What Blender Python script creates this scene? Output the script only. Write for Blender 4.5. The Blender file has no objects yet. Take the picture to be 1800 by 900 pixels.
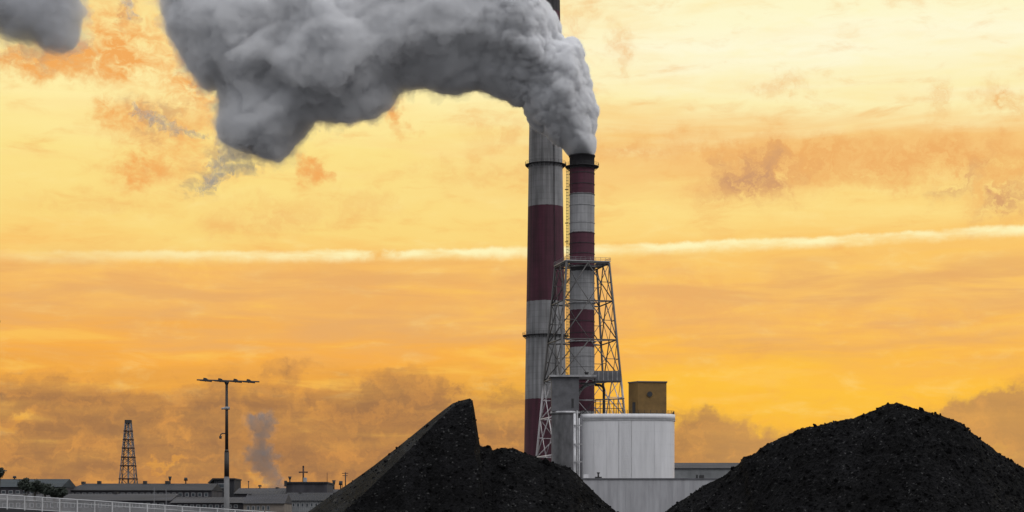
import bpy, bmesh, math, random
import numpy as np
from mathutils import Vector, Matrix, noise, Quaternion
R = math.radians
random.seed(7)
S = bpy.context.scene
COL = S.collection
F = 3359.0          # focal length in photo pixels
HY = 930.0          # row of the horizon in the photo
CH = 2.0            # camera height

# ------------------------------------------------------------------ camera
cd = bpy.data.cameras.new('camera'); cam = bpy.data.objects.new('camera', cd); COL.objects.link(cam)
cam.location = (0, 0, CH); cam.rotation_euler = (R(90), 0, 0)
cd.sensor_width = 36; cd.lens = 36 * F / 1800; cd.shift_y = (HY - 450) / 1800
cd.clip_start = 0.5; cd.clip_end = 20000
S.camera = cam

# ------------------------------------------------------------------ colour management, sampling
S.view_settings.view_transform = 'Standard'; S.view_settings.look = 'None'
S.view_settings.gamma = 1; S.view_settings.exposure = 0.0; S.view_settings.use_curve_mapping = False
S.render.engine = 'CYCLES'
cy = S.cycles
cy.max_bounces = 14; cy.diffuse_bounces = 3; cy.glossy_bounces = 2; cy.volume_bounces = 12; cy.transparent_max_bounces = 24
cy.use_denoising = True; cy.use_adaptive_sampling = True; cy.adaptive_threshold = 0.015
cy.sample_clamp_indirect = 6

# ------------------------------------------------------------------ sun (soft, behind thin cloud)
SUN_EL, SUN_AZ = 42.0, 128.0      # degrees; azimuth clockwise from +Y (the view direction)
sd = bpy.data.lights.new('sun', 'SUN'); sun = bpy.data.objects.new('sun', sd); COL.objects.link(sun)
sd.energy = 0.85; sd.angle = R(24); sd.color = (1.0, 0.97, 0.94)
sdir = Vector((math.sin(R(SUN_AZ)) * math.cos(R(SUN_EL)), math.cos(R(SUN_AZ)) * math.cos(R(SUN_EL)), math.sin(R(SUN_EL))))
sun.rotation_euler = sdir.to_track_quat('Z', 'Y').to_euler()

# ------------------------------------------------------------------ sky
def lin(r, g, b):
    f = lambda c: (c / 255) / 12.92 if c / 255 <= 0.04045 else ((c / 255 + 0.055) / 1.055) ** 2.4
    return (f(r), f(g), f(b), 1.0)
W = bpy.data.worlds.new('World'); S.world = W; W.use_nodes = True
W.cycles.sampling_method = 'MANUAL'; W.cycles.sample_map_resolution = 512
wt = W.node_tree; wt.nodes.clear()
def wn(t, **k):
    n = wt.nodes.new(t)
    for a, v in k.items(): setattr(n, a, v)
    return n
def plug(inp, v):
    if isinstance(v, bpy.types.NodeSocket): wt.links.new(v, inp)
    elif v is not None: inp.default_value = v
def M(op, a, b=None, c=None, clamp=False):
    n = wn('ShaderNodeMath', operation=op, use_clamp=clamp)
    plug(n.inputs[0], a); plug(n.inputs[1], b); plug(n.inputs[2], c)
    return n.outputs[0]
def smooth(x, a, b, lo=0.0, hi=1.0):
    n = wn('ShaderNodeMapRange', interpolation_type='SMOOTHSTEP')
    plug(n.inputs[0], x); plug(n.inputs[1], a); plug(n.inputs[2], b); plug(n.inputs[3], lo); plug(n.inputs[4], hi)
    return n.outputs[0]
def mixc(f, a, b, bt='MIX'):
    n = wn('ShaderNodeMix', data_type='RGBA', blend_type=bt)
    plug(n.inputs[0], f); plug(n.inputs[6], a); plug(n.inputs[7], b)
    return n.outputs[2]
def comb(x, y, z=0.0):
    n = wn('ShaderNodeCombineXYZ'); plug(n.inputs[0], x); plug(n.inputs[1], y); plug(n.inputs[2], z); return n.outputs[0]
def sep(v):
    n = wn('ShaderNodeSeparateXYZ'); plug(n.inputs[0], v); return n.outputs
def fbm(vec, scale, detail=5, rough=0.55, dist=0.0, color=False):
    n = wn('ShaderNodeTexNoise'); plug(n.inputs['Vector'], vec)
    n.inputs['Scale'].default_value = scale; n.inputs['Detail'].default_value = detail
    n.inputs['Roughness'].default_value = rough; n.inputs['Distortion'].default_value = dist
    return n.outputs['Color' if color else 'Fac']
def mapping(vec, loc=(0, 0, 0), rot=0, scale=(1, 1, 1), t='POINT'):
    n = wn('ShaderNodeMapping', vector_type=t); plug(n.inputs[0], vec)
    n.inputs[1].default_value = loc; n.inputs[2].default_value = (0, 0, rot); n.inputs[3].default_value = scale
    return n.outputs[0]
def ramp(x, stops, interp='B_SPLINE'):
    n = wn('ShaderNodeValToRGB'); n.color_ramp.interpolation = interp; plug(n.inputs[0], x)
    e = n.color_ramp.elements
    e[0].position, e[0].color = stops[0]; e[1].position, e[1].color = stops[-1]
    for p, c in stops[1:-1]:
        k = e.new(p); k.color = c
    return n.outputs[0]
def ang(x, y):      # photo row / column -> azimuth, elevation in degrees
    a = math.atan((x - 900) / F); return math.degrees(a), math.degrees(math.atan((HY - y) / F * math.cos(a)))
K = math.degrees(1 / F)
g = wn('ShaderNodeTexCoord').outputs['Generated']
dx, dy, dz = sep(g)
AZ = M('DEGREES', M('ARCTAN2', dx, dy)); EL = M('DEGREES', M('ARCSINE', dz))
UV = comb(AZ, EL)
# gently turbulent coordinates for ragged cloud edges
wc = fbm(UV, 1.1, 6, 0.62, color=True)
vm = wn('ShaderNodeVectorMath', operation='SUBTRACT'); plug(vm.inputs[0], wc); vm.inputs[1].default_value = (0.5, 0.5, 0.5)
vs = wn('ShaderNodeVectorMath', operation='MULTIPLY'); plug(vs.inputs[0], vm.outputs[0]); vs.inputs[1].default_value = (2.6, 1.9, 0)
va = wn('ShaderNodeVectorMath', operation='ADD'); plug(va.inputs[0], UV); plug(va.inputs[1], vs.outputs[0])
UVW = va.outputs[0]
def blob(x, y, rx, ry, w=1.0, rot=0.0, src=None, inner=0.0):
    a, e = ang(x, y)
    m = mapping(src or UVW, (a, e, 0), R(-rot), (rx * K, ry * K, 1), 'TEXTURE')
    l = wn('ShaderNodeVectorMath', operation='LENGTH'); plug(l.inputs[0], m)
    return smooth(l.outputs['Value'], 1.0, inner, 0.0, w)
def blobs(lst, **k):
    t = None
    for b in lst:
        o = blob(*b, **k); t = o if t is None else M('ADD', t, o)
    return t
# long horizontal streaks of the high cloud sheet
st1 = fbm(mapping(UV, rot=R(-2), scale=(0.10, 0.75, 1)), 1.0, 6, 0.55, 0.6)
st2 = fbm(mapping(UV, rot=R(4), scale=(0.22, 1.3, 1)), 1.2, 6, 0.55, 0.4)
ev = M('ADD', EL, M('MULTIPLY', M('SUBTRACT', st1, 0.5), 2.6))
ev = M('ADD', ev, M('MULTIPLY', M('SUBTRACT', st2, 0.5), 1.3))
fr = M('DIVIDE', ev, 17.0, clamp=True)
def stops(l):
    return sorted([(ang(900, y)[1] / 17.0, lin(*c)) for y, c in l])
rampL = ramp(fr, stops([(20, (252, 226, 150)), (150, (255, 238, 168)), (280, (252, 226, 140)), (410, (251, 216, 126)), (470, (250, 194, 106)),
                        (560, (242, 180, 98)), (630, (248, 174, 72)), (700, (222, 156, 76)), (780, (196, 138, 76)), (880, (190, 130, 78))]), 'LINEAR')
rampR = ramp(fr, stops([(10, (254, 247, 202)), (90, (255, 249, 214)), (190, (253, 238, 178)), (258, (247, 197, 122)), (318, (248, 200, 122)), (372, (253, 220, 134)),
                        (450, (251, 199, 108)), (550, (247, 190, 104)), (620, (251, 186, 80)), (680, (254, 194, 66)), (770, (250, 190, 66)), (880, (222, 166, 96))]), 'LINEAR')
base = mixc(smooth(AZ, -5.0, 6.0), rampL, rampR)
# brightness mottling
mot = fbm(mapping(UV, scale=(0.35, 1.0, 1)), 1.6, 7, 0.62, 0.4)
base = mixc(smooth(mot, 0.50, 0.80, 0, 0.30), base, lin(255, 236, 160))
base = mixc(smooth(mot, 0.50, 0.22, 0, 0.45), base, lin(240, 170, 92))
lay = fbm(mapping(UV, rot=R(1.5), scale=(0.16, 1.1, 1)), 1.5, 7, 0.56, 0.4)
midz = M('MULTIPLY', smooth(EL, 8.4, 7.4), smooth(EL, 4.2, 6.0))
base = mixc(M('MULTIPLY', midz, smooth(lay, 0.40, 0.66, 0, .75)), base, lin(230, 172, 106))
base = mixc(M('MULTIPLY', smooth(EL, 9.5, 6.5), smooth(lay, 0.46, 0.28, 0, .6)), base, lin(254, 200, 92))
base = mixc(M('MULTIPLY', smooth(EL, 8.5, 11.0), smooth(lay, 0.48, 0.74, 0, .30)), base, lin(252, 212, 138))
# orange and peach patches of the broken mid level cloud
rag = fbm(UVW, 1.5, 8, 0.64)
orange = blobs([
    (1330, 305, 190, 80, .95, -12), (1550, 285, 380, 62, .85, 3), (1200, 262, 180, 34, .5, 0), (1760, 340, 110, 80, .8, -25),
    (1770, 178, 80, 34, .75, 15), (1650, 180, 46, 50, .62, 60), (1375, 148, 90, 28, .5, 0), (1088, 84, 34, 60, .55, 0), (1700, 270, 180, 40, .5, 0),
    (1010, 20, 60, 40, .5, 0), (880, 235, 80, 46, .5, 0), (1090, 265, 110, 34, .5, 0), (870, 300, 300, 24, .35, 0),
    (60, 112, 150, 42, .95, 0), (170, 118, 80, 55, .9, 20), (230, 215, 90, 42, .95, -15), (330, 220, 110, 36, .7, -20), (270, 295, 110, 40, .75, -15),
    (690, 205, 52, 34, 1.0, 35), (545, 300, 42, 24, 1.0, 40), (470, 390, 200, 50, .55, -6), (640, 360, 120, 50, .3, 10), (180, 360, 220, 30, .3, 0),
    (300, 480, 420, 40, .35, 0), (640, 520, 420, 45, .35, 0), (1150, 520, 260, 70, .6, 0), (1250, 560, 260, 50, .4, 0), (1600, 570, 300, 36, .45, 0)])
oa = M('MULTIPLY', M('MULTIPLY', orange, 1.25), smooth(rag, 0.26, 0.66), clamp=True)
base = mixc(M('MULTIPLY', oa, 0.85), base, lin(238, 174, 102))
# greyer hearts of those clouds
dark = blobs([
    (1325, 312, 120, 60, 1.0, -10), (1770, 352, 90, 34, .75, -40), (60, 96, 160, 34, .8, 0), (1690, 315, 90, 26, .5, -40), (225, 12, 26, 56, 1.0, 0)])
da = M('MULTIPLY', dark, smooth(rag, 0.34, 0.60), clamp=True)
base = mixc(da, base, lin(204, 154, 112))
wisp = fbm(mapping(UV, rot=R(25), scale=(1.0, 1.5, 1)), 2.0, 9, 0.66, 0.5)
wb = blobs([(285, 210, 120, 48, 1.0, -24), (405, 272, 110, 60, 1.2, -20), (350, 330, 70, 40, .95, 10), (230, 190, 60, 40, .6, 0), (420, 300, 90, 34, .8, -10)])
wa = M('MULTIPLY', wb, smooth(wisp, 0.30, 0.68), clamp=True)
base = mixc(M('MULTIPLY', wa, .55), base, mixc(smooth(wa, .15, .62), lin(238, 176, 106), lin(150, 136, 122)))
wb2 = blobs([(690, 200, 70, 34, 1.0, 38), (545, 300, 46, 30, 1.0, 42), (250, 300, 70, 34, .8, -30), (200, 205, 50, 30, .8, 0), (370, 165, 60, 50, .7, 0), (240, 80, 130, 110, .7, 0), (325, 130, 60, 90, .7, 20), (130, 112, 190, 46, 1.0, 0), (60, 100, 140, 30, .6, 0), (300, 250, 170, 120, .6, -30), (190, 60, 90, 90, .6, 0)])
wa2 = M('MULTIPLY', M('MULTIPLY', wb2, 1.15), smooth(wisp, 0.28, 0.70), clamp=True)
base = mixc(wa2, base, lin(243, 172, 94))
# low bank of grey brown cumulus along the horizon
bias = M('ADD', smooth(EL, 5.0, 2.2, -0.10, 0.42), blobs([
    (60, 700, 260, 90, .25), (420, 740, 300, 80, .25), (500, 660, 70, 46, .30), (640, 700, 120, 70, .25), (730, 690, 120, 60, .30), (860, 740, 130, 80, .25),
    (1230, 770, 90, 60, .32), (1700, 740, 190, 46, .42, -14), (1790, 720, 90, 80, .3), (1340, 700, 60, 40, .12)]))
bias = M('SUBTRACT', bias, blobs([(1440, 700, 330, 95, .52), (1100, 690, 130, 90, .32), (20, 745, 46, 26, .6), (290, 812, 110, 14, .55, -12), (560, 735, 90, 34, .2, -30),
                                   (600, 610, 300, 40, .2), (180, 630, 200, 30, .2), (470, 845, 60, 30, .5)]))
lown = fbm(mapping(UVW, scale=(0.8, 1.25, 1)), 0.62, 7, 0.58)
la = smooth(M('ADD', M('ADD', lown, bias), M('MULTIPLY', M('SUBTRACT', lay, 0.5), 0.5)), 0.40, 0.90, 0, 1)
shade = fbm(mapping(UVW, scale=(0.7, 1.2, 1)), 1.2, 6, 0.6)
browns = mixc(smooth(shade, 0.34, 0.84), lin(158, 114, 76), lin(220, 152, 78))
browns = mixc(smooth(AZ, 3.0, 8.0, 0, .45), browns, lin(222, 166, 96))
browns = mixc(smooth(lay, 0.30, 0.62, .20, 0), browns, lin(240, 176, 84))
la = M('MULTIPLY', la, smooth(EL, 6.2, 4.4))
base = mixc(M('MULTIPLY', la, 0.94), base, browns)
# glowing edges under the low bank
glow = M('MULTIPLY', smooth(M('ABSOLUTE', M('SUBTRACT', M('ADD', lown, bias), 0.44)), 0.20, 0.0), smooth(EL, 5.6, 3.6))
base = mixc(M('MULTIPLY', glow, 0.22), base, lin(253, 178, 56))
# contrail: a thin bright line, slightly climbing to the right
ln = fbm(mapping(UV, scale=(0.5, 0.5, 1)), 2.2, 6, 0.66)
cl = None
a0, e0 = ang(0, 446); a1, e1 = ang(1780, 404)
line = M('ADD', M('MULTIPLY', M('SUBTRACT', AZ, a0), (e1 - e0) / (a1 - a0)), e0)
line = M('ADD', line, M('MULTIPLY', M('SUBTRACT', fbm(mapping(UV, scale=(0.12, 0, 1)), 1.0, 2, 0.4), 0.5), 0.10))
lnd = M('SUBTRACT', M('SUBTRACT', EL, line), M('MULTIPLY', M('SUBTRACT', ln, 0.5), 0.34))
cw = M('ADD', smooth(lnd, 0.17, 0.04), smooth(lnd, -0.30, 0.02)); cw = M('SUBTRACT', cw, 1.0, clamp=True)
cgap = M('SUBTRACT', 1.0, blob(668, 425, 44, 60, 1.0), clamp=True)
cstr = M('MULTIPLY', smooth(fbm(mapping(UV, scale=(0.3, 1.2, 1)), 1.6, 5, 0.6), 0.30, 0.62, .35, .95), smooth(AZ, -15.5, -4.0, .30, 1.0))
base = mixc(M('MULTIPLY', M('MULTIPLY', cw, cgap), cstr), base, lin(255, 246, 188))
sunset = base
# the rest of the sky: an even grey evening overcast with thin places
over = fbm(mapping(g, scale=(1, 1, 2.5)), 2.2, 6, 0.55)
grey = mixc(smooth(over, 0.35, 0.68), (0.34, 0.35, 0.37, 1), (0.54, 0.545, 0.56, 1))
grey = mixc(smooth(EL, 5.0, 75.0), grey, (1.55, 1.56, 1.60, 1))
front = M('MULTIPLY', smooth(dy, 0.25, 0.85), smooth(EL, 32.0, 17.5))
cloud = mixc(front, grey, sunset)
sky = wn('ShaderNodeTexSky', sky_type='NISHITA', sun_disc=False)
sky.sun_elevation = R(SUN_EL); sky.sun_rotation = R(SUN_AZ)
bgA = wn('ShaderNodeBackground'); plug(bgA.inputs[0], sky.outputs[0]); bgA.inputs[1].default_value = 0.08
bgB = wn('ShaderNodeBackground'); plug(bgB.inputs[0], cloud); bgB.inputs[1].default_value = 1.0
cover = M('MAXIMUM', front, smooth(over, 0.30, 0.50, 0.6, 1.0))
ms = wn('ShaderNodeMixShader'); plug(ms.inputs[0], cover); wt.links.new(bgA.outputs[0], ms.inputs[1]); wt.links.new(bgB.outputs[0], ms.inputs[2])
wo = wn('ShaderNodeOutputWorld'); wt.links.new(ms.outputs[0], wo.inputs[0])

# ------------------------------------------------------------------ helpers
def px(x, y, Y): return Vector(((x - 900) / F * Y, Y, CH + (HY - y) / F * Y))
def X(x, Y): return (x - 900) / F * Y
def Z(y, Y): return CH + (HY - y) / F * Y

class MB:
    def __init__(s): s.v, s.f, s.sm = [], [], []
    def add(s, vs, fs, smooth=False):
        o = len(s.v); s.v += [tuple(v) for v in vs]
        for f in fs: s.f.append([i + o for i in f]); s.sm.append(smooth)
        return s
    def box(s, x0, x1, y0, y1, z0, z1, rz=0, c=None):
        vs = [Vector((x, y, z)) for z in (z0, z1) for y in (y0, y1) for x in (x0, x1)]
        if rz:
            c = Vector(c) if c else Vector(((x0 + x1) / 2, (y0 + y1) / 2, 0)); m = Matrix.Rotation(rz, 3, 'Z')
            vs = [m @ (v - c) + c for v in vs]
        return s.add(vs, [(0, 2, 3, 1), (4, 5, 7, 6), (0, 1, 5, 4), (2, 6, 7, 3), (0, 4, 6, 2), (1, 3, 7, 5)])
    def tube(s, a, b, r, n=6, r2=None, smooth=True):
        a, b = Vector(a), Vector(b); d = (b - a)
        if d.length < 1e-6: return s
        q = d.to_track_quat('Z', 'Y'); r2 = r if r2 is None else r2
        vs = []
        for p, rr in ((a, r), (b, r2)):
            for i in range(n):
                t = 2 * math.pi * i / n; vs.append(p + q @ Vector((math.cos(t) * rr, math.sin(t) * rr, 0)))
        fs = [(i, (i + 1) % n, n + (i + 1) % n, n + i) for i in range(n)]
        s.add(vs, fs, smooth); o = len(s.v) - 2 * n
        s.f += [[o + i for i in range(n)][::-1], [o + n + i for i in range(n)]]; s.sm += [False, False]
        return s
    def bar(s, a, b, w, h=None):
        return s.tube(a, b, w * 0.7071, 4, smooth=False)
    def path(s, pts, r, n=8):
        for a, b in zip(pts, pts[1:]): s.tube(a, b, r, n)
        return s
    def lathe(s, prof, c=(0, 0), n=64, smooth=True, a0=0, a1=360, cap=True):
        full = (a1 - a0) >= 360; cols = n if full else n + 1; vs = []
        for (r, z) in prof:
            for i in range(cols):
                t = R(a0 + (a1 - a0) * i / n); vs.append((c[0] + r * math.cos(t), c[1] + r * math.sin(t), z))
        fs = []
        for k in range(len(prof) - 1):
            for i in range(n):
                j = (i + 1) % cols; fs.append((k * cols + i, k * cols + j, (k + 1) * cols + j, (k + 1) * cols + i))
        s.add(vs, fs, smooth)
        if full and cap:
            o = len(s.v) - len(vs)
            s.f += [[o + i for i in range(cols)][::-1], [o + (len(prof) - 1) * cols + i for i in range(cols)]]; s.sm += [False, False]
        return s
    def ring(s, c, ri, ro, z0, z1, n=64, a0=0, a1=360):
        return s.lathe([(ri, z0), (ro, z0), (ro, z1), (ri, z1), (ri, z0)], c, n, False, a0, a1, cap=False)
    def prism(s, prof, y0, y1):      # profile in x,z extruded along y
        n = len(prof); vs = [(x, y0, z) for x, z in prof] + [(x, y1, z) for x, z in prof]
        return s.add(vs, [tuple(range(n)), tuple(range(2 * n - 1, n - 1, -1))] + [((i + 1) % n, i, n + i, n + (i + 1) % n) for i in range(n)])
    def prismx(s, prof, x0, x1):      # profile in y,z extruded along x
        n = len(prof); vs = [(x0, y, z) for y, z in prof] + [(x1, y, z) for y, z in prof]
        return s.add(vs, [tuple(range(n))[::-1], tuple(range(n, 2 * n))] + [(i, (i + 1) % n, n + (i + 1) % n, n + i) for i in range(n)])
    def build(s, name, mat, parent=None, loc=None):
        me = bpy.data.meshes.new(name)
        off = Vector(loc) if loc is not None else (parent.matrix_world.translation.copy() if parent else Vector((0, 0, 0)))
        if parent and loc is None: off = world_loc(parent)
        me.from_pydata([tuple(Vector(v) - off) for v in s.v], [], s.f)
        me.polygons.foreach_set('use_smooth', s.sm)
        bm = bmesh.new(); bm.from_mesh(me); bmesh.ops.recalc_face_normals(bm, faces=bm.faces); bm.to_mesh(me); bm.free()
        me.materials.append(mat); o = bpy.data.objects.new(name, me); COL.objects.link(o)
        if parent: o.parent = parent; o.location = (0, 0, 0)
        else: o.location = off
        return o
def world_loc(o):
    v = Vector((0, 0, 0))
    while o: v += o.location; o = o.parent
    return v
def tag(o, label=None, cat=None, group=None, kind=None):
    for k, v in (('label', label), ('category', cat), ('group', group), ('kind', kind)):
        if v: o[k] = v
    return o
def thing(name, loc, label, cat, group=None):
    o = bpy.data.objects.new(name, None); COL.objects.link(o); o.location = loc; o.empty_display_size = 0.5
    return tag(o, label, cat, group)
def copy_thing(o, loc, label):
    c = o.copy(); COL.objects.link(c); c.location = loc; c['label'] = label
    for ch in list(o.children):
        d = ch.copy(); COL.objects.link(d); d.parent = c
        for g2 in list(ch.children):
            e = g2.copy(); COL.objects.link(e); e.parent = d
    return c

# ------------------------------------------------------------------ materials
def new_mat(name):
    m = bpy.data.materials.new(name); m.use_nodes = True; return m, m.node_tree, m.node_tree.nodes['Principled BSDF']
def mat(name, col, rough=0.7, metal=0.0, var=0.25, scale=0.5, stretch=(1, 1, 1), bump=0.0, bscale=8.0, col2=None, ribs=None, detail=6):
    m, t, b = new_mat(name); L = t.links.new
    b.inputs['Roughness'].default_value = rough; b.inputs['Metallic'].default_value = metal
    tc = t.nodes.new('ShaderNodeTexCoord'); mp = t.nodes.new('ShaderNodeMapping'); L(tc.outputs['Object'], mp.inputs[0]); mp.inputs[3].default_value = stretch
    nz = t.nodes.new('ShaderNodeTexNoise'); L(mp.outputs[0], nz.inputs['Vector']); nz.inputs['Scale'].default_value = scale; nz.inputs['Detail'].default_value = detail; nz.inputs['Roughness'].default_value = 0.62
    cr = t.nodes.new('ShaderNodeValToRGB'); L(nz.outputs['Fac'], cr.inputs[0])
    c2 = col2 or tuple(c * (1 - var) for c in col); c1 = tuple(min(1, c * (1 + var * 0.5)) for c in col)
    cr.color_ramp.elements[0].position = 0.34; cr.color_ramp.elements[0].color = (*c2, 1)
    cr.color_ramp.elements[1].position = 0.66; cr.color_ramp.elements[1].color = (*c1, 1)
    L(cr.outputs[0], b.inputs['Base Color'])
    if bump or ribs:
        bp = t.nodes.new('ShaderNodeBump')
        if ribs:
            w = t.nodes.new('ShaderNodeTexWave'); w.bands_direction = ribs[0]; w.inputs['Scale'].default_value = ribs[1]; L(tc.outputs['Object'], w.inputs[0])
            L(w.outputs['Fac'], bp.inputs['Height']); bp.inputs['Distance'].default_value = ribs[2]
        else:
            n2 = t.nodes.new('ShaderNodeTexNoise'); L(tc.outputs['Object'], n2.inputs['Vector']); n2.inputs['Scale'].default_value = bscale; n2.inputs['Detail'].default_value = 6
            L(n2.outputs['Fac'], bp.inputs['Height']); bp.inputs['Distance'].default_value = bump
        L(bp.outputs[0], b.inputs['Normal'])
    return m
def banded(name, bands, zoff, streak=1.0, seam=3.0, dim=(0.25, 0.25, 0.26), red=(0.068, 0.0125, 0.028)):
    """concrete or steel shaft with painted bands; bands = [(z_top, 'r'|'w'|'k')] from the ground up, z in metres above the object"""
    m, t, b = new_mat(name); L = t.links.new; b.inputs['Roughness'].default_value = 0.75
    def N(ty): return t.nodes.new(ty)
    tc = N('ShaderNodeTexCoord'); sp = N('ShaderNodeSeparateXYZ'); L(tc.outputs['Object'], sp.inputs[0])
    n0 = N('ShaderNodeTexNoise'); L(tc.outputs['Object'], n0.inputs['Vector']); n0.inputs['Scale'].default_value = 1.2
    ad = N('ShaderNodeMath'); ad.operation = 'MULTIPLY_ADD'; L(n0.outputs['Fac'], ad.inputs[0]); ad.inputs[1].default_value = 0.5; L(sp.outputs[2], ad.inputs[2])
    H = bands[-1][0]
    dv = N('ShaderNodeMath'); dv.operation = 'DIVIDE'; L(ad.outputs[0], dv.inputs[0]); dv.inputs[1].default_value = H
    cr = N('ShaderNodeValToRGB'); cr.color_ramp.interpolation = 'CONSTANT'; L(dv.outputs[0], cr.inputs[0])
    cols = {'r': (*red, 1), 'w': (*dim, 1), 'k': (0.035, 0.032, 0.036, 1)}
    e = cr.color_ramp.elements; prev = 0
    e[0].position = 0; e[0].color = cols[bands[0][1]]
    for i in range(1, len(bands)):
        p = bands[i - 1][0] / H
        if i == 1: e[1].position = p; e[1].color = cols[bands[i][1]]
        else: k = e.new(p); k.color = cols[bands[i][1]]
    mp = N('ShaderNodeMapping'); L(tc.outputs['Object'], mp.inputs[0]); mp.inputs[3].default_value = (0.55, 0.55, 0.018)
    ns = N('ShaderNodeTexNoise'); L(mp.outputs[0], ns.inputs['Vector']); ns.inputs['Scale'].default_value = 1.6; ns.inputs['Detail'].default_value = 7; ns.inputs['Roughness'].default_value = 0.65
    r2 = N('ShaderNodeMapRange'); L(ns.outputs['Fac'], r2.inputs[0]); r2.inputs[1].default_value = 0.38; r2.inputs[2].default_value = 0.62; r2.inputs[3].default_value = 1 - 0.52 * streak; r2.inputs[4].default_value = 1.12
    nb = N('ShaderNodeTexNoise'); L(tc.outputs['Object'], nb.inputs['Vector']); nb.inputs['Scale'].default_value = 0.16; nb.inputs['Detail'].default_value = 8
    r3 = N('ShaderNodeMapRange'); L(nb.outputs['Fac'], r3.inputs[0]); r3.inputs[1].default_value = 0.3; r3.inputs[2].default_value = 0.7; r3.inputs[3].default_value = 0.78; r3.inputs[4].default_value = 1.15
    mu = N('ShaderNodeMath'); mu.operation = 'MULTIPLY'; L(r2.outputs[0], mu.inputs[0]); L(r3.outputs[0], mu.inputs[1])
    # horizontal lift joints every few metres
    fr_ = N('ShaderNodeMath'); fr_.operation = 'DIVIDE'; L(sp.outputs[2], fr_.inputs[0]); fr_.inputs[1].default_value = seam
    ff = N('ShaderNodeMath'); ff.operation = 'FRACT'; L(fr_.outputs[0], ff.inputs[0])
    sj = N('ShaderNodeMath'); sj.operation = 'GREATER_THAN'; L(ff.outputs[0], sj.inputs[0]); sj.inputs[1].default_value = 0.12
    sr = N('ShaderNodeMapRange'); L(sj.outputs[0], sr.inputs[0]); sr.inputs[3].default_value = 0.88
    m2 = N('ShaderNodeMath'); m2.operation = 'MULTIPLY'; L(mu.outputs[0], m2.inputs[0]); L(sr.outputs[0], m2.inputs[1])
    mx = N('ShaderNodeVectorMath'); mx.operation = 'SCALE'; L(cr.outputs[0], mx.inputs[0]); L(m2.outputs[0], mx.inputs['Scale'])
    L(mx.outputs[0], b.inputs['Base Color'])
    return m
m_steel = mat('painted_steel', (0.30, 0.30, 0.31), 0.55, 0.1, 0.35, 0.6)
m_lattice = mat('galvanised_steel', (0.20, 0.20, 0.205), 0.6, 0.0, 0.35, 0.5)
def lit_backlit_paint(name, zlim):  # pale lit foot and dark backlit upper part, painted in by height
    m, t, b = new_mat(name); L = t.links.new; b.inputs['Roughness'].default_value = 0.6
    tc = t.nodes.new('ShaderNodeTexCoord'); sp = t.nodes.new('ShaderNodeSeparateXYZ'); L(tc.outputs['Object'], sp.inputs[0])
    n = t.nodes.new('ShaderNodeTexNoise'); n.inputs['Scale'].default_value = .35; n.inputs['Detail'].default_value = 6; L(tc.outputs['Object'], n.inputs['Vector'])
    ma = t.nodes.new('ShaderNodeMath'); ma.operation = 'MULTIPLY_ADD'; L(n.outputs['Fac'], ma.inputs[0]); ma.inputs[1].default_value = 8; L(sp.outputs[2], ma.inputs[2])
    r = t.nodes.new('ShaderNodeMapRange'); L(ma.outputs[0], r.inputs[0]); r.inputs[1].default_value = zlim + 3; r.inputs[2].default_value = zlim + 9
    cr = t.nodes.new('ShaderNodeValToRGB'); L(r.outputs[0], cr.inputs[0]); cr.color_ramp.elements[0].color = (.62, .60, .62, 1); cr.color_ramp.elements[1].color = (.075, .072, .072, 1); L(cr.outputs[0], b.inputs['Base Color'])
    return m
m_tower = lit_backlit_paint('tower_lit_backlit', 2 + (930 - 690) / 3359 * 700)
m_dark = mat('dark_steel', (0.028, 0.028, 0.030), 0.75, 0.0, 0.3, 0.8)
m_tank = mat('tank_plate', (0.60, 0.60, 0.62), 0.5, 0.0, 0.13, 0.5, (1, 1, 0.10), detail=9)
m_tankseam = mat('tank_seam', (0.40, 0.40, 0.41), 0.6)
m_silo = mat('stained_concrete', (0.50, 0.50, 0.52), 0.85, 0, 0.5, 0.30, (1, 1, 0.4))
m_boxgrey = mat('weathered_cladding', (0.105, 0.105, 0.115), 0.8, 0, 0.3, 0.3)
m_olive = mat('ochre_cladding', (0.205, 0.118, 0.032), 0.7, 0, 0.22, 0.4, ribs=('X', 1.6, 0.06))
m_wall = mat('pale_render', (0.34, 0.34, 0.36), 0.9, 0, 0.22, 0.5, (1, 1, 0.12), detail=9)
m_siding = mat('corrugated_siding', (0.23, 0.24, 0.25), 0.7, 0, 0.3, 0.1, ribs=('X', 0.7, 0.15))
m_roofA = mat('slate_roof', (0.020, 0.021, 0.026), 0.9, 0, 0.45, 0.25, (0.3, 1, 1), ribs=('X', 0.5, 0.1))
m_roofB = mat('grey_roof', (0.034, 0.034, 0.041), 0.9, 0, 0.45, 0.25, (0.3, 1, 1), ribs=('X', 0.5, 0.1))
m_roofC = mat('blue_grey_roof', (0.022, 0.032, 0.040), 0.9, 0, 0.4, 0.3, (0.3, 1, 1), ribs=('X', 0.5, 0.1))
m_wallA = mat('sooty_wall', (0.046, 0.044, 0.052), 0.9, 0, 0.45, 0.35, (1, 1, 0.5))
m_wallB = mat('beige_wall', (0.17, 0.145, 0.125), 0.9, 0, 0.25, 0.4)
m_glass = mat('dusty_glass', (0.04, 0.05, 0.06), 0.25, 0, 0.4, 0.5)
m_fence = mat('fence_paint', (0.50, 0.50, 0.51), 0.6, 0, 0.2, 1.0)
m_ground = mat('cinder_ground', (0.05, 0.05, 0.052), 0.95, 0, 0.4, 0.15, bump=0.05, bscale=2.0)
m_ramp = mat('ramp_concrete', (0.16, 0.16, 0.165), 0.9, 0, 0.4, 0.5)
m_rust = mat('rusty_iron', (0.06, 0.03, 0.022), 0.85, 0, 0.4, 1.0)
m_pole = mat('mast_paint', (0.024, 0.020, 0.018), 0.6, 0.1, 0.4, 0.8)
m_polelow = mat('mast_concrete', (0.14, 0.14, 0.145), 0.85, 0, 0.3, 1.0)
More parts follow.
